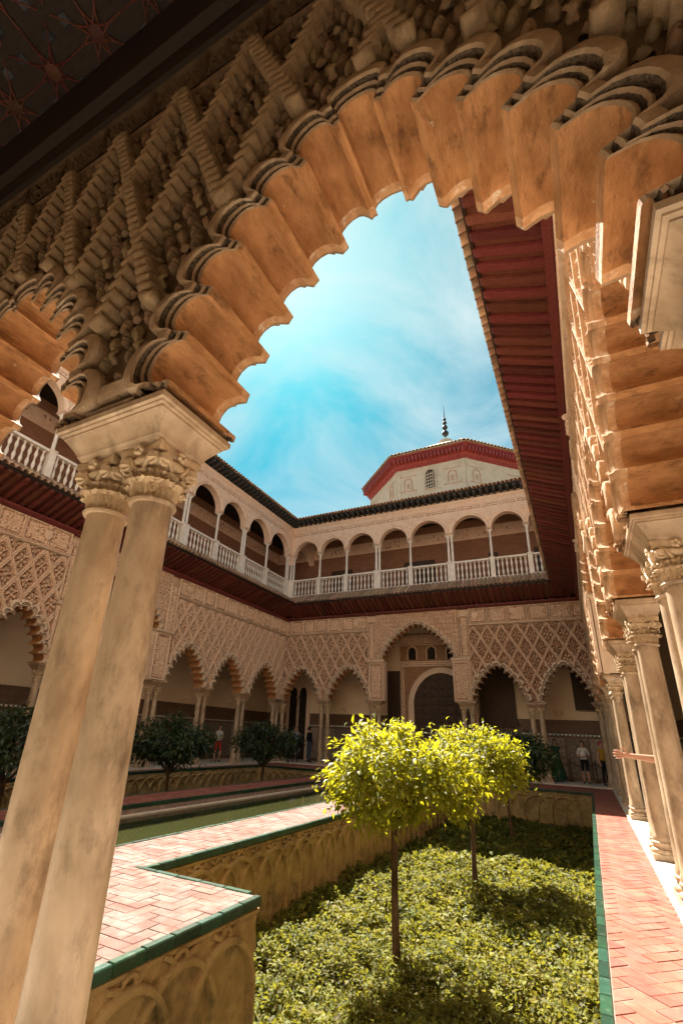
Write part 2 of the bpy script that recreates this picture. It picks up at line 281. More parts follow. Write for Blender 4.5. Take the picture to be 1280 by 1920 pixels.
def capital_mesh(hi):
    mb = MB(); z0 = 1.16; sg = 24 if hi else 12
    mb.lathe([(0.1, z0), (0.104, z0 + 0.06), (0.112, z0 + 0.14), (0.13, z0 + 0.2), (0.135, z0 + 0.245)], sg)
    # smooth cushion ring between the volutes
    mb.lathe([(0.125, z0 + 0.18), (0.148, z0 + 0.19), (0.158, z0 + 0.212), (0.148, z0 + 0.236), (0.12, z0 + 0.245)], sg, cap=False)
    # abacus with hollow sides
    def abac(h, z):
        P = []
        for s_ in range(4):
            for t in np.linspace(0, 1, 7)[:-1]:
                a = math.pi / 4 + s_ * math.pi / 2; b2 = a + math.pi / 2; c = h * math.sqrt(2) * 0.96
                x = c * math.cos(a) * (1 - t) + c * math.cos(b2) * t; y = c * math.sin(a) * (1 - t) + c * math.sin(b2) * t
                k = 1 - 0.17 * math.sin(math.pi * t); P.append((x * k, y * k, z))
        return P
    A = [abac(0.155, z0 + 0.25), abac(0.162, z0 + 0.262), abac(0.168, z0 + 0.30), abac(0.16, z0 + 0.31)]; vs = sum(A, []); n = len(A[0]); fs = [tuple(range(n))[::-1], tuple(range(3 * n, 4 * n))]
    for i in range(3): fs += [(i * n + k, i * n + (k + 1) % n, (i + 1) * n + (k + 1) % n, (i + 1) * n + k) for k in range(n)]
    mb.add(vs, fs)
    # acanthus leaves
    nl = 8
    for row, (zb, ht, r0, out) in enumerate([(z0 + 0.0, 0.135, 0.104, 0.05), (z0 + 0.03, 0.165, 0.108, 0.035)] if hi else [(z0, 0.15, 0.104, 0.045)]):
        for k in range(nl):
            a = 2 * math.pi * (k + 0.5 * row) / nl + math.pi / 8; nt, nw = (9, 7) if hi else (5, 3)
            P = np.zeros((nt, nw, 3))
            for i in range(nt):
                t = i / (nt - 1); rr = r0 + 0.012 + 0.012 * t + out * max(0, t - 0.55) ** 1.5 * 3.2; zz = zb + ht * (t if t < 0.82 else 0.82 - (t - 0.82) * 0.9)
                wd = 0.042 * (0.75 + 0.5 * math.sin(math.pi * min(1, t * 0.9))) * (1 if t < 0.9 else 0.7)
                if hi: wd *= 1 + 0.22 * math.sin(t * 22)
                for j in range(nw):
                    w_ = 2 * j / (nw - 1) - 1; rj = rr - 0.012 * w_ * w_ + (0.009 * math.cos(w_ * 9.5) if hi else 0.006 * (1 - abs(w_)))
                    aa = a + w_ * wd / r0; P[i, j] = (rj * math.cos(aa), rj * math.sin(aa), zz - 0.01 * abs(w_))
            mb.grid(P)
    # corner volutes
    for k in range(4):
        a = math.pi / 4 + k * math.pi / 2; d = Vector((math.cos(a), math.sin(a), 0)); sd = Vector((-d.y, d.x, 0))
        for sgn in ((-1, 1) if hi else (0,)):
            c = d * 0.178 + sd * (sgn * 0.026) + Vector((0, 0, z0 + 0.205)); pts = []; rs = []
            for i in range(26 if hi else 8):
                t = i / (25 if hi else 7); ang = 1.6 + t * (4.2 * math.pi if hi else 2 * math.pi); r = 0.044 * (1 - 0.82 * t)
                dd = d * 0.8 - sd * (sgn * 0.6)
                pts.append(c + dd * (r * math.cos(ang)) + Vector((0, 0, r * math.sin(ang)))); rs.append(0.0115 * (1 - 0.5 * t) if hi else 0.02)
            mb.tube(pts, rs, 6 if hi else 5)
            if hi:
                mb.lathe([(0.002, -0.02), (0.036, -0.018), (0.036, 0.018), (0.002, 0.02)], 10, tuple(c))
                st = [d * 0.12 + sd * (sgn * 0.075) + Vector((0, 0, z0 + 0.16)), d * 0.15 + sd * (sgn * 0.055) + Vector((0, 0, z0 + 0.225)), c + Vector((0, 0, 0.042))]
                mb.tube(st, [0.013, 0.014, 0.012], 6)
        # rosette in the middle of each abacus side
        a2 = k * math.pi / 2; d2 = Vector((math.cos(a2), math.sin(a2), 0)); c2 = d2 * 0.165 + Vector((0, 0, z0 + 0.265))
        for q in range(5 if hi else 1):
            an = q * 2 * math.pi / 5; s2 = Vector((-d2.y, d2.x, 0)); p = c2 + (s2 * math.cos(an) + Vector((0, 0, 1)) * math.sin(an)) * (0.02 if hi else 0)
            r = 0.016 if hi else 0.03; mb.lathe([(0.001, -r), (r * 0.8, -r * 0.6), (r, 0), (r * 0.8, r * 0.6), (0.001, r)], 7, tuple(p))
    return mb.mesh('capital', ['marble_cap'], 50)
def impost_mesh(hx, hy, z1=SPRING):
    mb = MB(); z0 = 1.47
    pr = [(-0.12, 0.0), (-0.115, 0.012), (-0.105, 0.022), (-0.103, 0.034), (-0.088, 0.06), (-0.066, 0.09), (-0.048, 0.115), (-0.035, 0.128), (-0.036, 0.14), (-0.018, 0.145), (-0.016, 0.156), (0.0, 0.162), (0.0, 0.197), (-0.008, 0.205), (-0.02, 0.207)]
    mb.rects([(hx + d, hy + d, z0 + h) for d, h in pr]); return mb.mesh('impost', ['marble'], 30)
SH = {0: shaft_mesh(14), 1: shaft_mesh(40)}; BS = {0: base_mesh(14), 1: base_mesh(40)}; CP = {0: capital_mesh(False), 1: capital_mesh(True)}; IMP = impost_mesh(0.445, 0.287)
def column(parent, x, y, hi):
    s_ = link('column', SH[hi], parent, (x, y, 0), (0, 0, random.uniform(0, 6.28)))
    rz = -s_.rotation_euler.z
    link('capital', CP[hi], s_, (0, 0, 0), (0, 0, rz)); link('column_base', BS[hi], s_, (0, 0, 0), (0, 0, rz))

# ------------------------------------------------------------------ lobed arches
HALF = [(1.0, 0.0), (0.935, 0.205), (0.82, 0.39), (0.67, 0.57), (0.50, 0.735), (0.30, 0.861), (0.11, 1.0)]
PROF = [(0.225, 0.21, 0), (0.22, -0.03, 0), (0.205, -0.042, 0), (0.135, -0.05, 0), (0.122, -0.036, 0), (0.118, 0.014, 1), (0.092, 0.016, 1), (0.088, -0.014, 0), (0.074, -0.026, 0), (0.06, -0.014, 0), (0.056, 0.012, 1), (0.042, 0.014, 1), (0.032, -0.012, 0), (0.018, -0.018, 0), (0.004, -0.008, 0), (0.0, 0.004, 3), (0.0, 0.06, 2)]
def cusps(cx, hs, z0, H, n):
    P = np.array(HALF)
    if n != 13:
        d = np.r_[0, np.cumsum(np.hypot(*np.diff(P, axis=0).T))]; tot = d[-1] + 0.11 * 0.9; k = (n + 1) // 2
        s_ = np.arange(k) * (tot / (n / 2)); s_ = np.minimum(s_, d[-1] + 0.06); P = np.c_[np.interp(s_, d, P[:, 0]), np.interp(s_, d, P[:, 1])]
        P[-1, 0] = 0.11 * 13 / n
    L_ = [(cx - hs * x, z0 + H * z) for x, z in P]; R_ = [(cx + hs * x, z0 + H * z) for x, z in P[::-1]]
    return np.array(L_ + R_)
def lobe_frame(C):
    T = np.gradient(C, axis=0); T[0] = (0, 1); T[-1] = (0, -1); T /= np.linalg.norm(T, axis=1)[:, None]; return np.c_[-T[:, 1], T[:, 0]]
def lobe_curve(A, B, NA, NB, off, ns, bulge=0.60):
    ch = np.linalg.norm(B - A); out = []
    th = np.linspace(0, math.pi, ns); f = np.r_[0, 0.09 + 0.82 * (1 - np.cos(th)) / 2, 1]; bl = np.r_[0, np.sin(th) ** 0.7 * bulge * ch, 0]
    for ff, hh in zip(f, bl):
        n_ = NA * (1 - ff) + NB * ff; n_ = n_ / np.linalg.norm(n_); out.append((A + off * NA) * (1 - ff) + (B + off * NB) * ff + hh * n_)
    return out
def lobed_arch(parent, cx, hs, z0, H, n, ns=9, back=True):
    C = cusps(cx, hs, z0, H, n); NN = lobe_frame(C); outline = []
    prof = PROF + ([(o, TH - min(y, 0.06), (m_ if m_ != 3 else 2)) for o, y, m_ in PROF[::-1]] if back else [(0.0, TH - 0.05, 2), (0.225, TH - 0.05, 2)])
    for i in range(n):
        A, B, NA, NB = C[i], C[i + 1], NN[i], NN[i + 1]; rows = []
        for o, y, m_ in prof: rows.append([(p[0], y, p[1]) for p in lobe_curve(A, B, NA, NB, o, ns)])
        mb = MB(); P = np.array(rows); nr, nc = P.shape[:2]; vs = P.reshape(-1, 3).tolist()
        mb.add(vs, [], 0)
        for r in range(nr - 1):
            mi = prof[r][2] if prof[r][2] != 0 or prof[r + 1][2] == 0 else 0
            if prof[r][2] == 2 or prof[r + 1][2] == 2: mi = 2
            if prof[r][2] == 3: mi = 3
            for c in range(nc - 1): mb.f.append((r * nc + c, (r + 1) * nc + c, (r + 1) * nc + c + 1, r * nc + c + 1)); mb.m.append(mi)
        mb.obj('arch_lobe', ['ring_near' if parent == ARC['near'] else ('stucco_right' if parent == ARC['right'] else 'ring'), 'band', 'soffit', 'soffit_rim_lit'], parent, 35)
        outline += [tuple(p) for p in lobe_curve(A, B, NA, NB, 0.20, 5)][(1 if i else 0):]
    excl = []
    for i in range(n): excl += [tuple(p) for p in lobe_curve(C[i], C[i + 1], NN[i], NN[i + 1], 0.225, 5)][(1 if i else 0):]
    return outline, excl

# ------------------------------------------------------------------ carved relief
def arabesque(x, z, k):
    g = np.sin(k * x + 1.5 * np.sin(k * z * 0.9)) * np.sin(k * z + 1.5 * np.sin(k * x * 1.1)); g2 = np.sin(1.9 * k * x + 2 * np.sin(0.8 * k * z)) * np.cos(1.7 * k * z + 1.3)
    return np.clip(0.62 * sstep(np.abs(g), 0.18, 0.5) + 0.38 * sstep(g2, -0.2, 0.35), 0, 1)
LZW, LZH, LZN = 0.66, 1.14, 30
def loz_grid(var):
    a = np.linspace(-1, 1, LZN + 1); A, B = np.meshgrid(a, a, indexing='ij'); X = (A - B) * LZW / 4; Z = (A + B) * LZH / 4
    e = np.maximum(np.abs(A), np.abs(B)); rib = sstep(e, 0.80, 0.84) - 0.45 * sstep(e, 0.93, 0.96)
    r = np.sqrt((X / 0.24) ** 2 + (Z / 0.40) ** 2); th = np.arctan2(X, Z * 0.6)
    flo = sstep(np.cos((6 if var else 8) * th + 4 * r) , 0.0, 0.3) * sstep(r, 0.2, 0.28) * (1 - sstep(r, 0.56, 0.64))
    core = 1 - sstep(r, 0.12, 0.17)
    vine = sstep(arabesque(X + var, Z, 38), 0.35, 0.75) * sstep(r, 0.6, 0.7)
    H = np.maximum(np.maximum(0.17 * rib, 0.14 * flo), np.maximum(0.165 * core, 0.13 * vine)); H += 0.012 * np.cos(e * 40) * (e < 0.8) * (H > 0.05)
    return X, Z, H
LZ = [loz_grid(0), loz_grid(1)]
def loz_mesh(var, ox=0, oz=0, keep=None):
    X, Z, H = LZ[var]; P = np.stack([X, 0.165 - H, Z], -1); mask = None
    if keep is not None:
        cx = (X[:-1, :-1] + X[1:, 1:]) / 2 + ox; cz = (Z[:-1, :-1] + Z[1:, 1:]) / 2 + oz; mask = keep(cx, cz)
        if not mask.any(): return None
        if mask.all(): return LZM[var]
    mb = MB(); mb.grid(P, (H[:-1, :-1] + H[1:, 1:] + H[1:, :-1] + H[:-1, 1:] < 0.2).astype(int), mask=mask); return mb.mesh('carved_lozenge', ['stucco_fine', 'red_recess_shade'])
LZM = [None, None]; LZM = [loz_mesh(0), loz_mesh(1)]
def sebka(parent, x0, x1, z0, z1, excl):
    def keep(cx, cz):
        k = (cx > x0) & (cx < x1) & (cz > z0) & (cz < z1)
        for e in excl: k &= ~in_poly(cx, cz, e)
        return k
    nrow = int((z1 - z0) / (LZH / 2)) + 2; ncol = int((x1 - x0) / LZW) + 2; mid = (x0 + x1) / 2
    for r in range(nrow + 1):
        for c in range(-ncol // 2 - 1, ncol // 2 + 2):
            ox = mid + (c + 0.5 * (r % 2)) * LZW; oz = z1 - r * LZH / 2
            me = loz_mesh(r % 2, ox, oz, keep)
            if me:
                o = link('carved_lozenge', me, parent, (ox, 0, oz))
                if parent == ARC['right']: o.material_slots[0].link = 'OBJECT'; o.material_slots[0].material = M['stucco_right']
def carved(name, x0, x1, z0, z1, y, parent, depth=0.05, k=26, cell=0.035, mat='frieze', border=0.05, fn=None, pull=True):
    nx = max(4, int((x1 - x0) / cell)); nzz = max(4, int((z1 - z0) / cell)); X, Z = np.meshgrid(np.linspace(x0, x1, nx), np.linspace(z0, z1, nzz), indexing='ij')
    h = arabesque(X, Z, k) if fn is None else fn(X, Z)
    ed = np.minimum(np.minimum(X - x0, x1 - X), np.minimum(Z - z0, z1 - Z)); rim = 1 - sstep(ed, border * 0.6, border); h = np.maximum(h * (1 - sstep(rim, 0, 1) * 0), rim * 1.15); h = np.where((ed > border) & (ed < border * 1.5), 0, h)
    P = np.stack([X, y - depth * h, Z], -1); 
    if pull: P[0, :, 1] = P[-1, :, 1] = y + 0.01; P[:, 0, 1] = P[:, -1, 1] = y + 0.01
    mb = MB(); mb.grid(P, ((h[:-1, :-1] + h[1:, 1:] + h[1:, :-1] + h[:-1, 1:]) < 1.3).astype(int)); return mb.obj(name, [mat, 'red_recess_shade' if mat != 'innerwall' else 'innerwall'], parent)
def moulding(name, x0, x1, prof, parent, mat):   # prof: (y, z) swept along x
    mb = MB(); n = len(prof); mb.add([(x0, y, z) for y, z in prof] + [(x1, y, z) for y, z in prof], [(i, i + 1, n + i + 1, n + i) for i in range(n - 1)] + [tuple(range(n)), tuple(range(n, 2 * n))[::-1]]); return mb.obj(name, mat, parent, 30)

def shield(parent, x, z, y):
    mb = MB(); P = []
    for t in np.linspace(0, 1, 11): P.append((x - 0.13 * (1 if t < 0.5 else math.cos((t - 0.5) * math.pi)), z + 0.16 - 0.34 * t))
    P += [(2 * x - a, b_) for a, b_ in P[::-1][1:]]
    mb.poly_extrude(P, y - 0.05, y + 0.01); mb.box(x - 0.08, x + 0.08, y - 0.07, y - 0.045, z - 0.02, z + 0.03); mb.box(x - 0.02, x + 0.02, y - 0.069, y - 0.044, z - 0.12, z + 0.12)
    for sx in (-1, 1): mb.lathe([(0.005, -0.05), (0.05, -0.02), (0.05, 0.02), (0.005, 0.05)], 8, (x + sx * 0.2, y - 0.02, z)); mb.lathe([(0.005, -0.04), (0.04, 0), (0.005, 0.04)], 8, (x + sx * 0.17, y - 0.02, z + 0.15))
    mb.lathe([(0.005, -0.05), (0.07, 0.0), (0.09, 0.06), (0.005, 0.05)], 8, (x, y - 0.02, z + 0.22)); mb.obj('coat_of_arms', 'frieze', parent, 40)

def build_arcade(k, hi_cols=(), both=True):
    root = ARC[k]; bays = BAYS[k]; big = BIG[k]; xa, xb = SPAN[k]; loop = [(xa, SPRING)]; excl = {}
    yc = TH / 2
    for i, x in enumerate(bays):
        link('impost', IMP, root, (x, yc, 0), scale=(1, 0.9 if k == 'right' else 1, 1))
        for s_ in (-0.19, 0.19): column(root, x + s_, yc, 1 if i in hi_cols else 0)
    for i in range(len(bays) - 1):
        a, b_ = bays[i] + 0.445, bays[i + 1] - 0.445; cx = (a + b_) / 2
        if i != big:
            hs = (b_ - a) / 2 - 0.03
            o, e = lobed_arch(root, cx, hs, SPRING + 0.004, 1.50, 13, 9, both)
            loop += [(o[0][0], SPRING)] + o + [(o[-1][0], SPRING)]
        else:
            pa, pb = bays[i] + 0.56, bays[i + 1] - 0.56; zt = 3.66; hs = (pb - pa) / 2 - 0.0
            o, e = lobed_arch(root, cx, hs - 0.04, zt + 0.07, 1.66, 19, 9, both)
            loop += [(pa + 0.02, SPRING), (pa + 0.02, zt)] + [(o[0][0], zt)] + o + [(o[-1][0], zt), (pb - 0.02, zt), (pb - 0.02, SPRING)]
            bigx = (bays[i] - 0.30, bays[i + 1] + 0.30, pa, pb, zt)
        excl[i] = [(e[0][0], SPRING - 1)] + e + [(e[-1][0], SPRING - 1)]
    loop += [(xb, SPRING), (xb, EAVE), (xa, EAVE)]
    mb = MB(); mb.poly_extrude(loop, 0.2, TH - (0.04 if k != 'near' else 0.2), 0); mb.obj('wall', 'stucco', root)
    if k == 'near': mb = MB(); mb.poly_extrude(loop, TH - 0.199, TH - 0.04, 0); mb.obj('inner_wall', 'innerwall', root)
    # tall piers of the central arch
    for sx in (-1, 1):
        p0 = bigx[0] if sx < 0 else bigx[3]; p1 = bigx[2] if sx < 0 else bigx[1]
        mb = MB(); mb.rects([((p1 - p0) / 2, 0.25, SPRING), ((p1 - p0) / 2, 0.25, bigx[4] - 0.06)], ((p0 + p1) / 2, yc + 0.03)); mb.obj('pier', 'stucco', root)
        carved('pier_panel', p0 + 0.03, p1 - 0.03, SPRING + 0.02, bigx[4] - 0.1, 0.03, root, 0.05, 30, 0.025, 'stucco_fine', 0.07)
        mb = MB(); w = (p1 - p0) / 2 + 0.05; mb.rects([(w - 0.05, 0.29, bigx[4] - 0.06), (w - 0.02, 0.31, bigx[4] - 0.04), (w, 0.335, bigx[4] - 0.01), (w, 0.335, bigx[4] + 0.05), (w - 0.03, 0.3, bigx[4] + 0.06)], ((p0 + p1) / 2, yc)); mb.obj('pier_cap', 'ring', root, 30)
    if k == 'near': return root, excl, bigx
    # courtyard face
    e_all = list(excl.values())
    sebka(root, max(xa, {'far': X_L, 'left': Y_N, 'right': -Y_F}[k]), bigx[0] - 0.06, SPRING, FRZ0 - 0.05, [excl[i] for i in range(big)])
    sebka(root, bigx[1] + 0.06, min(xb, {'far': X_R, 'left': Y_F, 'right': -Y_N}[k]), SPRING, FRZ0 - 0.05, [excl[i] for i in range(big + 1, len(bays) - 1)])
    # plain frame round the central arch
    for p0, p1 in ((bigx[0] - 0.05, bigx[0] + 0.42), (bigx[1] - 0.42, bigx[1] + 0.05)):
        carved('frame_panel', p0, p1, bigx[4] + 0.062, FRZ0 + 0.5, 0.06, root, 0.06, 34, 0.025, 'frieze', 0.06)
    lo = [(bigx[0] + 0.42, bigx[4] + 0.062)] + [p for p in excl[big] if p[1] > bigx[4] + 0.07] + [(bigx[1] - 0.42, bigx[4] + 0.062), (bigx[1] - 0.42, FRZ1 - 0.02), (bigx[0] + 0.42, FRZ1 - 0.02)]
    sx0, sx1, sz0, sz1 = bigx[0] + 0.42, bigx[1] - 0.42, bigx[4] + 0.062, FRZ1 - 0.02; X, Z = np.meshgrid(np.arange(sx0, sx1 + 0.01, 0.028), np.linspace(sz0, sz1, 88), indexing='ij')
    h = sstep(arabesque(X, Z, 30), 0.3, 0.7); cxm = (X[:-1, :-1] + X[1:, 1:]) / 2; czm = (Z[:-1, :-1] + Z[1:, 1:]) / 2
    mb = MB(); mb.grid(np.stack([X, 0.10 - 0.06 * h, Z], -1), (h[:-1, :-1] + h[1:, 1:] < 0.7).astype(int), mask=~in_poly(cxm, czm, excl[big])); mb.obj('spandrel', ['frieze', 'red_recess_shade'], root)
    # frieze of cartouches, cornice
    x = xa
    for s0, s1 in ((xa, bigx[0] - 0.06), (bigx[1] + 0.06, xb)):
        moulding('string_course', s0, s1, [(0.2, FRZ0 - 0.04), (0.03, FRZ0 - 0.035), (0.0, FRZ0 - 0.01), (-0.03, FRZ0 + 0.0), (-0.03, FRZ0 + 0.035), (0.02, FRZ0 + 0.05), (0.2, FRZ0 + 0.052)], root, 'ring')
        n = max(1, round((s1 - s0) / 0.86)); w = (s1 - s0) / n
        for q in range(n): carved('frieze_panel', s0 + q * w + 0.008, s0 + (q + 1) * w - 0.008, FRZ0 + 0.06, FRZ1 - 0.02, 0.08, root, 0.06, 28 + (q % 3) * 4, 0.028, 'frieze', 0.07)
        shield(root, s0 + (s1 - s0) * (0.88 if s0 == xa else 0.06), (FRZ0 + FRZ1) / 2 + 0.02, 0.02)
    moulding('cornice', xa, xb, [(0.2, FRZ1 - 0.02), (-0.02, FRZ1 - 0.015), (-0.06, FRZ1 + 0.03), (-0.12, FRZ1 + 0.05), (-0.12, EAVE - 0.01), (0.2, EAVE)], root, 'wood_redpaint' if k == 'none' else 'wood_red')
    return root, excl, bigx
build_arcade('far'); build_arcade('left'); build_arcade('right', (4, 5, 6, 7))
near_root, near_excl, near_big = build_arcade('near', (0, 1, 2))

# ------------------------------------------------------------------ inner face of the foreground arcade (camera side)
YI = TH - 0.04   # local y of the face, grows towards the camera
IN0, IN1, ITOP = -1.0, 8.2, 4.78
NW, NH = 0.69, 1.80
def n_ok(x, z, m=0.0):
    x = np.asarray([x]); z = np.asarray([z])
    if z[0] > ITOP or x[0] < IN0: return False
    for i, e in near_excl.items():
        for dx, dz in ((0, 0), (m, 0), (-m, 0), (0, -m)):
            if in_poly(x + dx, z + dz, e)[0]: return False
    return z[0] > SPRING + 0.12
def boss_shell():
    mb = MB(); P = np.zeros((9, 15, 3))
    for i in range(9):
        for j in range(15):
            t = i / 8; a = (j / 14 - 0.5) * 2.7; r = 0.058 * t ** 0.8 * (1 + 0.05 * math.cos(a * 14)); d = 0.05 * math.sin(math.pi * (0.15 + 0.75 * t)) * (1 + 0.18 * math.cos(a * 14) * t) * max(0.3, math.cos(a * 0.8)) if i else 0.02
            P[i, j] = (r * math.sin(a), d, r * math.cos(a) - 0.028)
    P[-1, :, 1] = -0.01; mb.grid(P); return mb.mesh('carved_shell', ['innerboss'], 60)
def boss_cone():
    mb = MB(); pr = [(0.004, -0.06), (0.022, -0.05), (0.034, -0.028), (0.038, 0.0), (0.033, 0.028), (0.02, 0.05), (0.004, 0.064)]; vs = []; sg = 18
    for r, z in pr:
        for k in range(sg):
            a = 2 * math.pi * k / sg; q = 1 + 0.11 * math.cos(6 * a + z * 30); vs.append((r * q * math.cos(a), 0.012 + r * q * math.sin(a), z))
    mb.add(vs, [(i * sg + k, i * sg + (k + 1) % sg, (i + 1) * sg + (k + 1) % sg, (i + 1) * sg + k) for i in range(len(pr) - 1) for k in range(sg)]); return mb.mesh('carved_pinecone', ['innerboss'], 60)
def boss_block():
    mb = MB(); mb.lathe([(0.012, -0.066), (0.034, -0.06), (0.043, -0.045), (0.046, -0.022), (0.04, -0.018), (0.047, -0.012), (0.048, 0.012), (0.041, 0.018), (0.046, 0.024), (0.043, 0.046), (0.034, 0.06), (0.012, 0.066)], 12, (0, 0.0, 0)); return mb.mesh('carved_block', ['innerboss'], 60)
def boss_leaf():
    mb = MB()
    for s_ in (-1, 0, 1):
        P = np.zeros((7, 5, 3))
        for i in range(7):
            t = i / 6; w = 0.022 * math.sin(math.pi * (0.12 + 0.85 * t)); ang = s_ * 0.75
            for j in range(5):
                u = j / 4 * 2 - 1; lx = u * w; lz = 0.1 * t - 0.04; P[i, j] = (lx * math.cos(ang) + lz * math.sin(ang), 0.02 + 0.035 * math.sin(t * 2.6) + 0.01 * (1 - u * u), lz * math.cos(ang) - lx * math.sin(ang))
        mb.grid(P)
    return mb.mesh('carved_leaf', ['innerboss'], 60)
BOSS = [('carved_shell', boss_shell()), ('carved_pinecone', boss_cone()), ('carved_block', boss_block()), ('carved_leaf', boss_leaf())]
rope_n = 0
def bead_mesh():
    mb = MB(); pr = []
    for t in np.linspace(-1, 1, 5): pr.append((0.062 * math.sqrt(max(0, 1 - (abs(t) ** 3) * 0.45)), 0.12 * math.sqrt(max(0, 1 - (abs(t) ** 3) * 0.6)), 0.046 * t))
    mb.rects(pr, (0, 0.02)); me = mb.mesh('rope_bead', ['innerboss'], 70); return me
BEAD = bead_mesh()
NODE0 = 1.51
for c in range(-5, 10):
    for r in range(-1, 5):
        ox = NODE0 + (c + 0.5 * (r % 2)) * NW; oz = ITOP - r * NH / 2
        if ox < IN0 - 0.4 or ox > 7.4: continue
        # two ribs per node going down, built of rounded beads
        for s_ in (-1, 1):
            n = 10; ang = math.atan2(s_ * NW / 2, NH / 2); mbr = MB(); cnt = 0
            for q in range(n):
                t = (q + 0.5) / n; x = ox + s_ * NW / 2 * t; z = oz - NH / 2 * t
                if not n_ok(x, z, 0.05):
                    if cnt: mbr.obj('rope_moulding', 'ropeboss', near_root, 70); mbr = MB(); cnt = 0
                    continue
                cnt += 1; o_ = mbr.n; ca, sa = math.cos(ang), math.sin(ang)
                vs = [(v.co.x * ca - v.co.z * sa * -1 + x, v.co.y + YI, v.co.z * ca * 1.05 - v.co.x * sa * -1 * -1 + z) for v in BEAD.vertices]
                mbr.add(vs, [tuple(p.vertices) for p in BEAD.polygons])
            if cnt: mbr.obj('rope_moulding', 'ropeboss', near_root, 70)
        # bosses inside the lozenge below this node
        K = 6
        for i in range(K):
            for j in range(K):
                a = (i + 0.5) / K * 2 - 1; b_ = (j + 0.5) / K * 2 - 1
                if max(abs(a), abs(b_)) > 0.9 and False: continue
                x = ox + (a - b_) * NW / 4 * 0.92; z = oz - NH / 2 + (a + b_) * NH / 4 * 0.92
                if not n_ok(x, z, 0.06) or x > 5.5: continue
                ty = 2 if (j % 2) else [0, 1, 0, 3, 1][(i + r + c + j) % 5]
                nm, me = BOSS[ty]; sc = random.uniform(0.9, 1.1)
                link(nm, me, near_root, (x + random.uniform(-.008, .008), YI + random.uniform(-0.004, 0.012), z + random.uniform(-.01, .01)), (random.uniform(-.1, .1), (-0.36 if ty == 2 else 0) + random.uniform(-0.08, 0.08), random.uniform(-.1, .1)), (sc * (0.68 if ty == 2 else 0.92), sc * 1.1, sc * (0.85 if ty == 2 else 1.0)))
moulding('border_moulding', IN0, 15.6, [(YI, ITOP), (YI + 0.06, ITOP + 0.005), (YI + 0.075, ITOP + 0.03), (YI + 0.06, ITOP + 0.05), (YI + 0.03, ITOP + 0.055), (YI + 0.05, ITOP + 0.07), (YI + 0.05, ITOP + 0.1), (YI, ITOP + 0.11)], near_root, 'innerboss')
for q in range(14):
    x0 = IN0 + q * 0.62
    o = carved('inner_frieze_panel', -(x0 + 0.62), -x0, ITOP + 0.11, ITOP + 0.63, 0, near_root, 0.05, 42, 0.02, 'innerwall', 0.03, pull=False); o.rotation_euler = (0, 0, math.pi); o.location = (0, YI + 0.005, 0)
moulding('wall_plate', IN0, 15.6, [(YI, ITOP + 0.63), (YI + 0.1, ITOP + 0.64), (YI + 0.12, ITOP + 0.7), (YI + 0.12, ITOP + 0.86), (YI + 0.2, ITOP + 0.9), (YI + 0.22, ITOP + 1.1), (YI + 0.26, EAVE - 0.1), (YI, EAVE)], near_root, 'wood_dark')
# bands over the foreground imposts
for x in BAYS['near'][:3]:
    moulding('springer_moulding', x - 0.2, x + 0.2, [(YI, SPRING + 0.0), (YI + 0.03, SPRING + 0.002), (YI + 0.045, SPRING + 0.02), (YI + 0.03, SPRING + 0.036), (YI + 0.008, SPRING + 0.04)], near_root, 'innerboss')
    moulding('springer_band', x - 0.2, x + 0.2, [(YI, SPRING + 0.041), (YI + 0.012, SPRING + 0.042), (YI + 0.012, SPRING + 0.085), (YI, SPRING + 0.086)], near_root, 'band')
    moulding('springer_fillet', x - 0.2, x + 0.2, [(YI, SPRING + 0.087), (YI + 0.04, SPRING + 0.09), (YI + 0.05, SPRING + 0.105), (YI + 0.055, SPRING + 0.18), (YI + 0.045, SPRING + 0.2), (YI, SPRING + 0.205)], near_root, 'ring_near')

# ------------------------------------------------------------------ eaves between the storeys
def rafter_mesh():
    mb = MB(); P = [(0.1, 0.0), (-0.92, 0.46), (-1.0, 0.47), (-1.03, 0.53), (-0.98, 0.60), (0.1, 0.12)]
    n = len(P); w = 0.06; mb.add([(-w, y, z) for y, z in P] + [(w, y, z) for y, z in P], [tuple(range(n)), tuple(range(n, 2 * n))[::-1]] + [(i, (i + 1) % n, n + (i + 1) % n, n + i) for i in range(n)])
    return mb.mesh('rafter', ['wood_red'])
def barrel_mesh(length, slope, r=0.085, steps=3, seg=8):
    mb = MB()
    for s_ in range(steps):
        a = s_ / steps * length; b_ = (s_ + 1.08) / steps * length; P = np.zeros((2, seg + 1, 3)); Q = np.zeros((2, seg + 1, 3))
        for e, (d, rr, up) in enumerate(((a, r * 1.12, 0.0), (b_, r * 0.86, -0.012))):
            for k in range(seg + 1):
                t = math.pi * k / seg; h = rr * math.sin(t) + up + (0.02 if s_ == 0 else 0.018)
                P[e, k] = (rr * math.cos(t), d, d * slope + h); Q[e, k] = ((rr - 0.014) * math.cos(t), d, d * slope + h - 0.014)
        mb.grid(P); mb.grid(Q); mb.grid(np.stack([P[0], Q[0]], 0))
    return mb.mesh('roof_tile', ['rooftile'], 40)
RAFTER = rafter_mesh(); TILE = barrel_mesh(1.12, 0.62, 0.092)
EAVES = {}
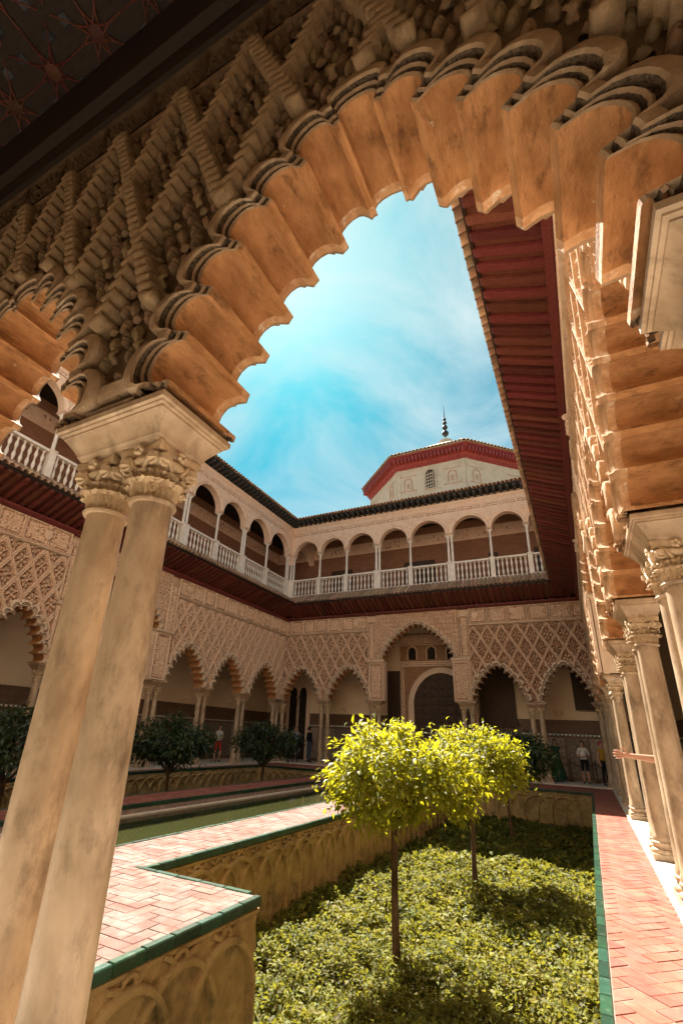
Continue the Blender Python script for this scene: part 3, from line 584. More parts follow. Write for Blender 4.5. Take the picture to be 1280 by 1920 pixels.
def eave(k, label, x0, x1, mit0, mit1):   # mitres: how the ends are cut (+1: shorter outwards)
    root = thing('eave', label, 'eave', FRAME[k][0], FRAME[k][1], 'tiled wooden eaves between the storeys')
    def ends(y): return x0 + mit0 * (-y), x1 - mit1 * (-y)
    mb = MB(); ya, yb = 0.12, -1.0; a0, a1 = ends(0.0); b0, b1 = ends(-1.0)
    mb.add([(a0, 0.1, EAVE + 0.115), (a1, 0.1, EAVE + 0.115), (b1, -1.0, EAVE + 0.585), (b0, -1.0, EAVE + 0.585), (a0, 0.1, EAVE + 0.15), (a1, 0.1, EAVE + 0.15), (b1, -1.0, EAVE + 0.61), (b0, -1.0, EAVE + 0.61)],
           [(0, 1, 2, 3), (7, 6, 5, 4), (3, 2, 6, 7), (0, 4, 5, 1), (0, 3, 7, 4), (1, 5, 6, 2)]); mb.obj('soffit_boards', 'wood_red', root)
    mb = MB(); mb.add([(b0, -1.045, EAVE + 0.53), (b1, -1.045, EAVE + 0.53), (b1, -1.045, EAVE + 0.63), (b0, -1.045, EAVE + 0.63), (b0, -1.0, EAVE + 0.53), (b1, -1.0, EAVE + 0.53), (b1, -1.0, EAVE + 0.63), (b0, -1.0, EAVE + 0.63)], [(0, 1, 2, 3), (7, 6, 5, 4), (0, 4, 5, 1), (3, 2, 6, 7)]); mb.obj('fascia', 'wood_dark', root)
    mb = MB(); mb.add([(a0, 0.1, EAVE + 1.30), (a1, 0.1, EAVE + 1.30), (b1, -1.06, EAVE + 0.63), (b0, -1.06, EAVE + 0.63)], [(0, 1, 2, 3)]); mb.add([(a0, 0.1, EAVE + 0.15), (a1, 0.1, EAVE + 0.15), (a1, 0.1, EAVE + 1.3), (a0, 0.1, EAVE + 1.3)], [(0, 1, 2, 3)]); mb.obj('roof_slope', 'rooftile', root)
    n = int((x1 - x0) / 0.27)
    for i in range(n):
        x = x0 + (i + 0.5) * (x1 - x0) / n; s_ = 1.0
        if mit0 > 0: s_ = min(s_, (x - x0) / 1.0)
        if mit1 > 0: s_ = min(s_, (x1 - x) / 1.0)
        if s_ > 0.15: link('rafter', RAFTER, root, (x, 0, EAVE), scale=(1, s_, s_))
    n = int((x1 - x0) / 0.205)
    for i in range(n):
        x = x0 + (i + 0.5) * (x1 - x0) / n; d = 0.0
        if mit0 > 0: d = max(d, 1.0 - (x - x0))
        if mit1 > 0: d = max(d, 1.0 - (x1 - x))
        if d < 0.85: link('roof_tile', TILE, root, (x, -1.17 + d, EAVE + 0.585 + 0.6 * d), scale=(1, (1.12 - d) / 1.12, (1.12 - d) / 1.12 * 0.97 + 0.03))
    return root
eave('far', 'tiled wooden eave above the far arcade', X_L, X_R, 1, 1)
eave('left', 'shaded tiled eave above the left arcade', Y_N, Y_F, 1, 1)
eave('right', 'red wooden eave with exposed rafters hanging overhead at upper right', -Y_F, -Y_N, 1, 1)

# ------------------------------------------------------------------ upper galleries
LOG = {'far': [-15.14, -13.18, -11.37, -9.38, -7.43, -5.2, -3.1, -1.3, 0.55], 'left': [1.9, 3.75, 5.95, 8.1, 10.35, 12.6, 14.8, 17.05, 19.3, 21.6, 23.95], 'right': [-23.95, -21.6, -19.3, -17.05, -14.8, -12.6, -10.35, -8.1, -5.95, -3.75, -1.9]}
DBL = {'far': (0, 3, 5, 8), 'left': (0, 2, 4, 6, 8, 10), 'right': (0, 2, 4, 6, 8, 10)}
BAL0, RAIL, CAPZ, UTOP = 7.62, 8.76, 10.3, 12.25
def baluster_mesh():
    mb = MB(); z = BAL0 + 0.1; h = RAIL - 0.1 - z
    pr = [(0.05, 0), (0.05, 0.06), (0.028, 0.08), (0.033, 0.14), (0.06, 0.26), (0.058, 0.33), (0.03, 0.45), (0.026, 0.49), (0.048, 0.5), (0.026, 0.51), (0.03, 0.55), (0.058, 0.67), (0.06, 0.74), (0.033, 0.86), (0.028, 0.92), (0.05, 0.94), (0.05, 1.0)]
    mb.lathe([(r, z + h * t) for r, t in pr], 10); return mb.mesh('baluster', ['whitestone'], 40)
BALU = baluster_mesh()
def slim_mesh():
    mb = MB(); mb.lathe([(0.085, RAIL), (0.085, RAIL + 0.05), (0.065, RAIL + 0.08), (0.066, RAIL + 0.6), (0.056, CAPZ - 0.24), (0.07, CAPZ - 0.23), (0.056, CAPZ - 0.215), (0.062, CAPZ - 0.18), (0.09, CAPZ - 0.1), (0.1, CAPZ - 0.06)], 12); mb.rects([(0.1, 0.1, CAPZ - 0.06), (0.115, 0.115, CAPZ - 0.04), (0.115, 0.115, CAPZ), (0.1, 0.1, CAPZ + 0.002)]); return mb.mesh('slender_column', ['whitestone'], 40)
SLIM = slim_mesh()
def loggia(k, label):
    root = thing('upper_gallery', label, 'gallery', FRAME[k][0], FRAME[k][1], 'upper galleries with white balustrades'); px = LOG[k]; yc = 0.27
    xa, xb = px[0], px[-1]; mb = MB(); mb.box(xa - 0.15, xb + 0.15, 0.06, 0.48, BAL0 - 0.02, BAL0 + 0.1); mb.obj('plinth', 'whitestone', root)
    loop = [(xa - 0.45, CAPZ + 0.03)]
    for i, x in enumerate(px):
        d = i in DBL[k]; w = 0.19 if d else 0.11
        mb = MB(); mb.rects([(w, 0.15, BAL0 + 0.1), (w, 0.15, RAIL - 0.02), (w + 0.03, 0.18, RAIL - 0.01), (w + 0.03, 0.18, RAIL + 0.03)], (x, yc)); mb.obj('pedestal', 'whitestone', root)
        for s_ in ((-0.1, 0.1) if d else (0,)): link('slender_column', SLIM, root, (x + s_, yc, 0.03))
        mb = MB(); mb.rects([(w + 0.01, 0.13, CAPZ + 0.032), (w + 0.05, 0.17, CAPZ + 0.06), (w + 0.05, 0.17, CAPZ + 0.09)], (x, yc)); mb.obj('impost_block', 'pinkstone', root)
        if i == len(px) - 1: break
        x2 = px[i + 1]; d2 = (i + 1) in DBL[k]; w2 = 0.19 if d2 else 0.11; a, b_ = x + w + 0.0, x2 - w2 - 0.0; r = (b_ - a) / 2; cx = (a + b_) / 2; zc = CAPZ + 0.10
        n = 15; arc = [(cx - r * math.cos(math.pi * t / n), zc + min(r, 1.0) * math.sin(math.pi * t / n)) for t in range(n + 1)]
        loop += [(a, CAPZ + 0.03)] + arc + [(b_, CAPZ + 0.03)]
        mb = MB(); pr = [(0.0, 0.05), (0.0, 0.02), (0.03, 0.0), (0.06, 0.02), (0.09, 0.015), (0.13, -0.02), (0.17, -0.015), (0.18, 0.05)]
        P = np.array([[(cx - (r - 0.01 + o) * math.cos(math.pi * t / n), y + 0.06, zc + (min(r, 1.0) - 0.01 + o) * math.sin(math.pi * t / n)) for o, y in pr] for t in range(n + 1)]); mb.grid(P); mb.obj('archivolt', 'pinkstone', root, 40)
        mb = MB(); mb.rects([(0.06, 0.05, zc + min(r, 1) - 0.02), (0.08, 0.06, zc + min(r, 1) + 0.2)], (cx, 0.06)); mb.obj('keystone', 'pinkstone', root)
        ra, rb = x + w + 0.03, x2 - w2 - 0.03
        mb = MB(); mb.box(ra, rb, yc - 0.12, yc + 0.12, RAIL - 0.09, RAIL); mb.obj('handrail', 'whitestone', root)
        nb = max(5, round((rb - ra) / 0.225))
        for q in range(nb): link('baluster', BALU, root, (ra + (q + 0.5) * (rb - ra) / nb, yc, 0))
    loop += [(xb + 0.45, CAPZ + 0.03), (xb + 0.45, UTOP), (xa - 0.45, UTOP)]
    mb = MB(); mb.poly_extrude(loop, 0.1, 0.45); mb.obj('wall', 'pinkstone', root)
    for i in range(len(px)):   # relief medallions in the spandrels
        mb = MB(); c = (px[i], CAPZ + 0.95); mb.add([(c[0] + r_ * math.cos(2 * math.pi * q / 14), y_, c[1] + r_ * math.sin(2 * math.pi * q / 14)) for r_, y_ in ((0.21, 0.1), (0.2, 0.07), (0.16, 0.065), (0.13, 0.09), (0.06, 0.07), (0.001, 0.06)) for q in range(14)], [(j * 14 + q, j * 14 + (q + 1) % 14, j * 14 + 14 + (q + 1) % 14, j * 14 + 14 + q) for j in range(5) for q in range(14)]); mb.obj('medallion', 'pinkstone', root, 50)
    moulding('entablature', xa - 0.4, xb + 0.4, [(0.1, UTOP - 0.36), (0.07, UTOP - 0.35), (0.055, UTOP - 0.3), (0.055, UTOP - 0.16), (0.02, UTOP - 0.13), (0.0, UTOP - 0.05), (-0.04, UTOP), (0.1, UTOP + 0.002)], root, 'pinkstone')
    for q in range(int((xb - xa) / 0.9)):
        carved('frieze_panel', xa + 0.05 + q * 0.9, xa + 0.05 + (q + 1) * 0.9 - 0.02, UTOP - 0.62, UTOP - 0.38, 0.088, root, 0.025, 38, 0.03, 'pinkstone', 0.03)
    # roof eave with dark corbels and tiles
    cor = MB(); cor.add([(-0.07, 0.1, 0.0), (-0.07, -0.42, 0.14), (-0.07, -0.45, 0.26), (-0.07, 0.1, 0.26), (0.07, 0.1, 0.0), (0.07, -0.42, 0.14), (0.07, -0.45, 0.26), (0.07, 0.1, 0.26)], [(0, 1, 2, 3), (7, 6, 5, 4), (0, 4, 5, 1), (1, 5, 6, 2), (2, 6, 7, 3)]); CM = cor.mesh('corbel', ['wood_corbel'])
    e0, e1 = xa + 0.1, xb - 0.1
    for q in range(int((e1 - e0) / 0.34) + 1): link('corbel', CM, root, (e0 + 0.17 + q * 0.34, 0, UTOP + 0.005))
    mb = MB(); mb.add([(xa - 0.5, 0.3, UTOP + 0.27), (xb + 0.5, 0.3, UTOP + 0.27), (xb - 0.5, -0.5, UTOP + 0.27), (xa + 0.5, -0.5, UTOP + 0.27), (xa - 0.5, 0.3, UTOP + 0.3), (xb + 0.5, 0.3, UTOP + 0.3), (xb - 0.5, -0.5, UTOP + 0.3), (xa + 0.5, -0.5, UTOP + 0.3)], [(0, 1, 2, 3), (7, 6, 5, 4), (3, 2, 6, 7), (0, 3, 7, 4), (1, 5, 6, 2)]); mb.obj('eave_board', 'wood_corbel', root)
    mb = MB(); mb.add([(xa + 0.5, -0.52, UTOP + 0.305), (xb - 0.5, -0.52, UTOP + 0.305), (xb + 3.4, 3.4, UTOP + 1.75), (xa - 3.4, 3.4, UTOP + 1.75)], [(0, 1, 2, 3)]); mb.obj('roof_slope', 'rooftile', root)
    for q in range(int((xb - xa) / 0.21)):
        x = xa + 0.1 + (q + 0.5) * 0.21; d = max(0, 0.5 - (x - xa), 0.5 - (xb - x))
        link('roof_tile', TILE2, root, (x, -0.6 + d, UTOP + 0.31 + 0.36 * d))
    return root
TILE2 = barrel_mesh(1.2, 0.36, 0.09, 2)
loggia('far', 'white balustraded upper gallery with round arches above the far arcade')
loggia('left', 'upper gallery with white balusters receding above the left arcade')
loggia('right', 'upper gallery above the right arcade, mostly hidden behind its red eave')

# ------------------------------------------------------------------ gallery rooms: floors, ceilings, back walls
def slab(name, x0, x1, y0, y1, z0, z1, mat): mb = MB(); mb.box(x0, x1, y0, y1, z0, z1); return struct(mb.obj(name, mat))
gx0, gx1, gy0, gy1 = -18.0, 3.4, -1.7, 26.9
slab('gallery_floor_far', gx0, gx1, 23.86, gy1, -1.9, FLOOR, 'floormarble'); slab('gallery_floor_near', gx0, gx1, gy0, 2.09, -1.9, FLOOR, 'floormarble')
slab('gallery_floor_left', gx0, -14.94, 2.09, 23.86, -1.9, FLOOR, 'floormarble'); slab('gallery_floor_right', 0.56, gx1, 2.09, 23.86, -1.9, FLOOR, 'floormarble')
for zz, nm, mt in ((EAVE + 0.02, 'gallery_ceiling', 'wood_dark'), (UTOP - 0.02, 'upper_ceiling', 'wood_dark')):
    t = 0.5 if zz < 8 else 0.3
    slab(nm + '_far', gx0, gx1, 24.47, gy1, zz, zz + t, mt); slab(nm + '_near', gx0, gx1, gy0, 1.48, zz, zz + t, mt)
    slab(nm + '_left', gx0, -15.55, 1.48, 24.47, zz, zz + t, mt); slab(nm + '_right', 0.97, gx1, 1.48, 24.47, zz, zz + t, mt)
for nm, a in dict(far=(gx0, gx1, 24.45, gy1), near=(gx0, gx1, gy0, 1.5), left=(gx0, -15.5, 1.5, 24.45), right=(0.92, gx1, 1.5, 24.45)).items():
    slab('upper_floor_' + nm, *a, 7.3, 7.6, 'brick')
mb = MB(); mb.box(gx0, gx1, gy0, 1.85, UTOP, 13.4); mb.box(gx0, gx1, 1.5, 1.9, 7.3, UTOP); tag(mb.obj('near_upper_wall', 'whitestone'), 'plain wall of the upper storey behind the camera', 'wall')
def back_wall(k, label, x0, x1, lamps=()):
    loc, rz = FRAME[k]; root = thing('back_wall', label, 'wall', loc, rz, 'inner walls of the galleries'); y = 2.9
    mb = MB(); mb.box(x0, x1, y, y + 0.3, 1.05, EAVE); mb.obj('plaster', 'plaster', root)
    mb = MB(); mb.box(x0, x1, y - 0.03, y + 0.3, 0.46, 1.05); mb.obj('dado_frieze', 'dado', root)
    mb = MB(); mb.box(x0, x1, y - 0.05, y + 0.3, FLOOR - 0.1, 0.40); mb.obj('dado_backing', 'dado', root)
    mb = MB(); mb.box(x0, x1, y - 0.07, y + 0.3, 1.052, 1.1); mb.obj('dado_moulding', 'dado', root)
    tm = MB(); tm.add([(-0.05, 0, 0), (0.05, 0, 0), (0.05, 0, 0.045), (0, 0, 0.075), (-0.05, 0, 0.045), (-0.05, 0.02, 0), (0.05, 0.02, 0), (0.05, 0.02, 0.045), (0, 0.02, 0.075), (-0.05, 0.02, 0.045)], [(0, 1, 2, 3, 4)] + [(i, (i + 1) % 5, 5 + (i + 1) % 5, 5 + i) for i in range(5)])
    TM = tm.mesh('merlon', ['tooth_white']); n = int((x1 - x0) / 0.17); mb = MB(); mb.box(x0, x1, y - 0.06, y, 0.40, 0.45); mb.obj('dado_band', 'darkin', root)
    all_ = MB()
    for q in range(n):
        x = x0 + (q + 0.5) * 0.17
        if k == 'far' and q < 130: link('merlon', TM, root, (x, y - 0.075, 0.395))
        else: all_.add([(v.co.x + x, v.co.y + y - 0.075, v.co.z + 0.395) for v in TM.vertices], [tuple(p.vertices) for p in TM.polygons])
    if all_.n: stuff(all_.obj('merlon_row', 'tooth_white', root))
    pm = MB(); pm.box(-0.47, 0.47, -0.02, 0, -1.35, 0.3); s_ = 0.2
    for a in range(4):
        for b_ in range(8):
            cx, cz = -0.36 + a * 0.24, -1.25 + b_ * 0.205; pts = [(cx + (0.1 if i % 2 == 0 else 0.045) * math.cos(i * math.pi / 8), cz + (0.1 if i % 2 == 0 else 0.045) * math.sin(i * math.pi / 8)) for i in range(16)]; pm.poly_extrude(pts, -0.032, -0.02, back=False)
    PM = pm.mesh('tile_panel', ['dado_tile'])
    for q in range(int((x1 - x0) / 1.0)): link('tile_panel', PM, root, (x0 + 0.5 + q, y - 0.052, 0))
    return root
back_wall('far', 'far gallery wall with cream plaster above patterned tiles', gx0, gx1); back_wall('left', 'left gallery wall with cream plaster over a dark tiled dado', -1.7, 26.9); back_wall('right', 'right gallery wall in deep shade behind the columns', -26.9, 1.7); back_wall('near', 'wall behind the foreground arcade', -3.4, 18.0)
def wall_lamp(x, y, z, rz, label):
    o = thing('wall_lamp', label, 'wall lamp', (x, y, z), rz, 'bowl wall lamps in the galleries'); mb = MB()
    P = np.array([[(r * math.cos(a), -r * 0.8 * math.sin(a), h) for a in np.linspace(0, math.pi, 9)] for r, h in ((0.05, -0.1), (0.14, -0.06), (0.19, 0.02), (0.2, 0.1), (0.18, 0.1))]); mb.grid(P); mb.obj('bowl', 'plaster', o, 50)
    mb = MB(); mb.box(-0.06, 0.06, -0.03, 0.02, -0.12, 0.02); mb.obj('bracket', 'plaster', o)
wall_lamp(-12.46, 26.87, 1.38, 0, 'pale bowl lamp in the second small arch of the far arcade'); wall_lamp(-1.1, 26.87, 1.4, 0, 'pale bowl lamp in the rightmost small arch of the far arcade')
wall_lamp(-17.96, 19.4, 1.4, math.pi / 2, 'pale bowl lamp in the left arcade bay beside the tall pier'); wall_lamp(-17.96, 22.9, 1.4, math.pi / 2, 'pale bowl lamp in the middle small bay of the left arcade')

# portal in the far gallery
po = thing('portal', 'carved stucco portal with round arch and dark wooden doors in the far gallery', 'doorway', (-7.05, Y_F + 2.9, 0))
R_, cxx = 1.55, 0.35
outer = [(-1.95, FLOOR), (cxx - R_, FLOOR)] + [(cxx - R_ * math.cos(t), 1.62 + R_ * 1.12 * math.sin(t)) for t in np.linspace(0, math.pi, 25)] + [(cxx + R_, FLOOR), (2.2, FLOOR), (2.2, 5.6), (-1.95, 5.6)]
mb = MB(); mb.poly_extrude(outer, -0.16, 0.0); mb.obj('portal_wall', 'stucco_fine', po)
mb = MB(); pr = [(0, -0.16), (0, -0.22), (0.06, -0.23), (0.1, -0.21), (0.2, -0.22), (0.26, -0.24), (0.3, -0.22), (0.3, -0.16)]
P = np.array([[(cxx - (R_ + o) * math.cos(t), y, 1.62 + (R_ * 1.12 + o) * math.sin(t)) for o, y in pr] for t in np.linspace(0, math.pi, 29)]); mb.grid(P); mb.obj('archivolt', 'frieze', po, 40)
X, Z = np.meshgrid(np.arange(-1.93, 2.19, 0.03), np.linspace(FLOOR + 0.1, 5.58, 230), indexing='ij'); hh = sstep(arabesque(X, Z, 26), 0.3, 0.7); hh[:, 175:] = sstep(arabesque(X, Z, 18), 0.3, 0.6)[:, 175:]
dl_ = [(cxx - R_ - 0.3, FLOOR - 1)] + [(cxx - (R_ + 0.3) * math.cos(t), 1.62 + (R_ * 1.12 + 0.3) * math.sin(t)) for t in np.linspace(0, math.pi, 25)] + [(cxx + R_ + 0.3, FLOOR - 1)]
mb = MB(); mb.grid(np.stack([X, -0.163 - 0.045 * hh, Z], -1), (hh[:-1, :-1] + hh[1:, 1:] < 0.7).astype(int), mask=~in_poly((X[:-1, :-1] + X[1:, 1:]) / 2, (Z[:-1, :-1] + Z[1:, 1:]) / 2, dl_)); mb.obj('portal_carving', ['stucco_right', 'red_recess_shade'], po)
carved('portal_frieze', -1.9, 2.15, 3.72, 4.02, -0.21, po, 0.03, 34, 0.03, 'frieze', 0.05); carved('portal_panel', -1.9, 2.15, 4.9, 5.5, -0.21, po, 0.04, 30, 0.03, 'stucco_fine', 0.06)
for sx in (-1.9, 1.95): carved('portal_jamb', sx, sx + 0.2, FLOOR + 0.2, 3.7, -0.21, po, 0.03, 40, 0.03, 'stucco_fine', 0.03)
for i, x in enumerate((-1.2, -0.1, 1.0)):
    mb = MB(); L_ = [(x - 0.2, 4.1), (x + 0.2, 4.1)] + [(x + 0.2 * math.cos(t), 4.55 + 0.22 * math.sin(t)) for t in np.linspace(0, math.pi, 9)]; mb.poly_extrude(L_, -0.222, -0.1); mb.obj('lattice_window', 'darkin', po)
    mb = MB(); L2 = [(x + 0.27 * math.cos(t), 4.55 + 0.3 * math.sin(t)) for t in np.linspace(0, math.pi, 13)]; mb.tube([(x - 0.27, -0.22, 4.1)] + [(a, -0.22, b_) for a, b_ in L2[::-1]] + [(x + 0.27, -0.22, 4.1)], 0.03, 6); mb.obj('window_frame', 'frieze', po, 50)
mb = MB(); mb.box(cxx - R_, cxx + R_, -0.07, -0.01, FLOOR, 3.5); dl = mb.obj('door_leaf', 'door', po)
for a in range(7):
    for b_ in range(11):
        mb = MB(); cx, cz = cxx - R_ + 0.22 + a * 0.44, FLOOR + 0.25 + b_ * 0.44; mb.rects([(0.17, 0.17, 0.0), (0.17, 0.17, 0.02), (0.1, 0.1, 0.045)]); 
        if a == 0 and b_ == 0: DPM = mb.mesh('door_panel', ['door'])
        link('door_panel', DPM, dl, (cx, -0.07, cz), (math.pi / 2, 0, 0))
# dark wooden shutters and doors standing against the gallery walls
def star_panel(name, label, cat, loc, rz, w, h, n, group=None):
    o = thing(name, label, cat, loc, rz, group); mb = MB(); mb.box(0, w, -0.06, 0.0, 0, h); mb.obj('board', 'door', o)
    mb = MB(); mb.box(0, 0.1, -0.1, -0.062, 0, h); mb.box(w - 0.1, w, -0.1, -0.062, 0, h); mb.box(0.1, w - 0.1, -0.1, -0.062, 0, 0.12); mb.box(0.1, w - 0.1, -0.1, -0.062, h - 0.12, h); mb.obj('frame', 'door', o)
    s_ = (w - 0.2) / n; st = MB(); st.poly_extrude([((0.46 if i % 2 == 0 else 0.26) * s_ * math.cos(i * math.pi / 8), (0.46 if i % 2 == 0 else 0.26) * s_ * math.sin(i * math.pi / 8)) for i in range(16)], -0.022, 0.0); SM = st.mesh('star_inlay', ['door'])
    for a in range(n):
        for b_ in range(int((h - 0.3) / s_)): link('star_inlay', SM, o, (0.1 + (a + 0.5) * s_, -0.062, 0.15 + (b_ + 0.5) * s_))
star_panel('wooden_shutter', 'tall dark wooden shutter filling the small arch right of the portal', 'shutter', (-4.75, 26.8, 0.70), 0, 1.75, 3.9, 4)
star_panel('door_leaf', 'narrow dark wooden door leaf just left of the portal', 'door', (-9.75, 26.8, FLOOR), 0, 0.72, 5.0, 2)
star_panel('wooden_shutter', 'dark shutter at the right end of the far gallery wall', 'shutter', (-0.35, 26.8, 1.55), 0, 1.6, 3.2, 4)
tw = thing('twin_window', 'dark paired arched window with slim centre column at the far left corner', 'window', (-15.65, 26.88, 0))
mb = MB(); mb.box(-0.85, 0.85, -0.06, 0, FLOOR, 3.2); mb.obj('surround', 'stucco_fine', tw)
for sx in (-0.34, 0.34): mb = MB(); mb.poly_extrude([(sx - 0.25, FLOOR + 0.02), (sx + 0.25, FLOOR + 0.02)] + [(sx + 0.25 * math.cos(t), 2.2 + 0.42 * math.sin(t)) for t in np.linspace(0, math.pi, 11)], -0.075, -0.03); mb.obj('opening', 'darkin', tw)
mb = MB(); mb.lathe([(0.06, -0.5), (0.05, -0.45), (0.045, 1.8), (0.09, 2.0), (0.09, 2.1)], 10, (0, -0.12, 0)); mb.obj('centre_column', 'marble', tw, 40)

# upper gallery back walls
for k, x0, x1 in (('far', gx0, gx1), ('left', -1.0, 26.8), ('right', -26.8, 1.0)):
    loc, rz = FRAME[k]; ub = thing('upper_back_wall', {'far': 'reddish brick wall with dark doors behind the far upper gallery', 'left': 'brown brick wall behind the left upper gallery', 'right': 'brick wall behind the right upper gallery'}[k], 'wall', loc, rz, 'walls of the upper galleries')
    mb = MB(); mb.box(x0, x1, 2.8, 3.1, 7.5, UTOP); mb.obj('brickwork', 'brick', ub)
    brk = MB(); brk.box(-0.145, 0.145, -0.012, 0.0, -0.03, 0.03); BR = brk.mesh('brick_course', ['brick'])
    cs = MB()
    for r in range(int((10.9 - 7.7) / 0.1)):
        for q in range(int((x1 - x0) / 0.33)): cs.add([(v.co.x + x0 + 0.2 + q * 0.33 + (r % 2) * 0.16, v.co.y + 2.8, v.co.z + 7.75 + r * 0.1) for v in BR.vertices], [tuple(p.vertices) for p in BR.polygons])
    stuff(cs.obj('brick_courses', 'brick', ub))
    carved('plaster_frieze', x0, x1, 11.0, 11.75, 2.79, ub, 0.03, 16, 0.07, 'pinkstone', 0.1)
    if k == 'far':
        for dx, w in ((-13.6, 1.5), (-8.6, 1.9), (-3.6, 0.5), (-1.2, 1.2)):
            mb = MB(); mb.box(dx, dx + w, 2.72, 2.8, 7.5, 10.0); d = mb.obj('door', 'door', ub)
            for a in range(2):
                for b_ in range(3): mb = MB(); mb.box(dx + 0.1 + a * w / 2, dx + (a + 1) * w / 2 - 0.1, 2.69, 2.72, 7.7 + b_ * 0.75, 8.3 + b_ * 0.75); mb.obj('door_panel', 'door', d)
# corner arch inside the upper left corner
mb = MB(); cxa, rr_ = -1.45, 1.45; P = []
arcp = [(rr_ * math.cos(t), CAPZ - 0.5 + rr_ * math.sin(t)) for t in np.linspace(0, math.pi, 17)]
lp = [(-rr_, CAPZ - 0.5)] + arcp[::-1][1:-1] + [(rr_, CAPZ - 0.5), (rr_, UTOP - 0.05), (-rr_, UTOP - 0.05)]
mb.poly_extrude([(x, z) for x, z in lp], -0.18, 0.18); oo = mb.obj('corner_arch', 'pinkstone'); oo.location = (-15.2, 25.6, 0); oo.rotation_euler = (0, 0, math.pi / 2); tag(oo, 'plain diaphragm arch inside the left corner of the upper gallery', 'arch')

# ------------------------------------------------------------------ octagonal tower behind the far gallery
tw = thing('octagonal_tower', 'pale octagonal tower with red eaves and a ball finial above the far roof', 'tower', (-7.68, 36.8, 0))
def octa(r_ap, z, a0=math.pi / 8): return [(r_ap / math.cos(math.pi / 8) * math.cos(a0 + k * math.pi / 4), r_ap / math.cos(math.pi / 8) * math.sin(a0 + k * math.pi / 4), z) for k in range(8)]
def octring(levels, name, mat):
    mb = MB(); vs = sum([octa(r, z) for r, z in levels], []); mb.add(vs, [(i * 8 + k, i * 8 + (k + 1) % 8, i * 8 + 8 + (k + 1) % 8, i * 8 + 8 + k) for i in range(len(levels) - 1) for k in range(8)]); return mb.obj(name, mat, tw)
octring([(6.2, 12.0), (6.2, 19.05)], 'wall', 'domewall'); octring([(6.22, 18.95), (6.3, 19.0), (6.32, 19.15), (6.75, 19.75), (6.85, 19.78), (6.85, 19.92), (6.2, 19.95)], 'red_eave', 'wood_redpaint'); octring([(6.9, 19.94), (6.9, 19.98), (0.3, 24.7)], 'roof', 'rooftile')
dent = MB(); dent.box(-0.09, 0.09, -0.42, 0.1, -0.18, 0.16); DM = dent.mesh('corbel', ['wood_redpaint']); tl = barrel_mesh(0.9, 0.68, 0.12, 1)
for k in (4, 5, 6):
    a = math.pi / 8 + k * math.pi / 4 + math.pi / 8; a = (k + 1) * math.pi / 4; nrm = (math.cos(a), math.sin(a)); tg = (-nrm[1], nrm[0]); side = 2 * 6.2 * math.tan(math.pi / 8)
    for q in range(19):
        u = (q - 9) * 0.283; link('corbel', DM, tw, (nrm[0] * 6.45 + tg[0] * u, nrm[1] * 6.45 + tg[1] * u, 19.5), (0, 0, a + math.pi / 2))
    for q in range(20):
        u = (q - 9.5) * 0.285; link('roof_tile', tl, tw, (nrm[0] * 6.98 + tg[0] * u, nrm[1] * 6.98 + tg[1] * u, 19.95), (0, 0, a + math.pi / 2))
    # painted / relief decoration
    for q, u in enumerate((-1.7, 0.0, 1.6)):
        def pt(uu, d): return (nrm[0] * d + tg[0] * uu, nrm[1] * d + tg[1] * uu)
        c = pt(u, 6.22)
        mb = MB()
        if u == 0.0 and k == 5:
            L_ = [(-0.42, 16.95), (0.42, 16.95)] + [(0.42 * math.cos(t), 18.05 + 0.55 * math.sin(t)) for t in np.linspace(0, math.pi, 11)]; mb.poly_extrude(L_, -0.03, 0.03); o = mb.obj('window', 'darkin', tw); o.location = (c[0], c[1], 0); o.rotation_euler = (0, 0, a + math.pi / 2)
            mb = MB(); mb.tube([(x, -0.05, z) for x, z in L_[1:] + L_[:2]], 0.05, 5)
            for qq in range(5):
                mb.tube([(-0.34 + qq * 0.17, -0.05, 16.95), (-0.34 + qq * 0.17, -0.05, 18.4)], 0.022, 4, 0); mb.tube([(-0.42, -0.05, 17.1 + qq * 0.27), (0.42, -0.05, 17.1 + qq * 0.27)], 0.022, 4, 0); mb.tube([(-0.4, -0.05, 17.0 + qq * 0.26), (0.4, -0.05, 17.3 + qq * 0.26)], 0.02, 4)
            mb.obj('lattice', 'domewall', o)
        elif u != 0.0:
            mb.box(-0.62, 0.62, -0.012, 0.02, 17.05, 17.12); mb.box(-0.62, 0.62, -0.012, 0.02, 18.3, 18.36)
            mb.tube([(0.3 * math.cos(t) , 0, 17.8 + 0.34 * math.sin(t)) for t in np.linspace(0, math.pi, 9)], 0.045, 5); mb.box(-0.34, -0.26, -0.015, 0.02, 17.2, 17.8); mb.box(0.26, 0.34, -0.015, 0.02, 17.2, 17.8); mb.box(-0.09, 0.09, -0.014, 0.02, 17.3, 17.75)
            o = mb.obj('painted_niche', 'domepaint', tw); o.location = (c[0], c[1], 0); o.rotation_euler = (0, 0, a + math.pi / 2)
    for side_ in (-1, 1):
        mb = MB(); mb.box(side_ * 2.42 - 0.1, side_ * 2.42 + 0.1, -0.03, 0.03, 14, 18.95); o = mb.obj('corner_strip', 'domewall', tw); o.location = (nrm[0] * 6.22, nrm[1] * 6.22, 0); o.rotation_euler = (0, 0, a + math.pi / 2)
mb = MB(); z = 24.4
mb.lathe([(0.75, 0), (0.8, 0.15), (0.55, 0.3), (0.6, 0.45), (0.25, 0.6), (0.1, 0.75), (0.07, 0.9)], 14, (0, 0, z)); mb.obj('finial_base', 'domewall', tw, 40)
for zz, r in ((25.75, 0.3), (26.4, 0.24), (26.9, 0.19), (27.3, 0.15)): mb = MB(); mb.lathe([(0.02, -r)] + [(r * math.sin(t), -r * math.cos(t)) for t in np.linspace(0.3, math.pi - 0.3, 7)] + [(0.02, r)], 12, (0, 0, zz)); mb.obj('finial_ball', 'iron', tw, 60)
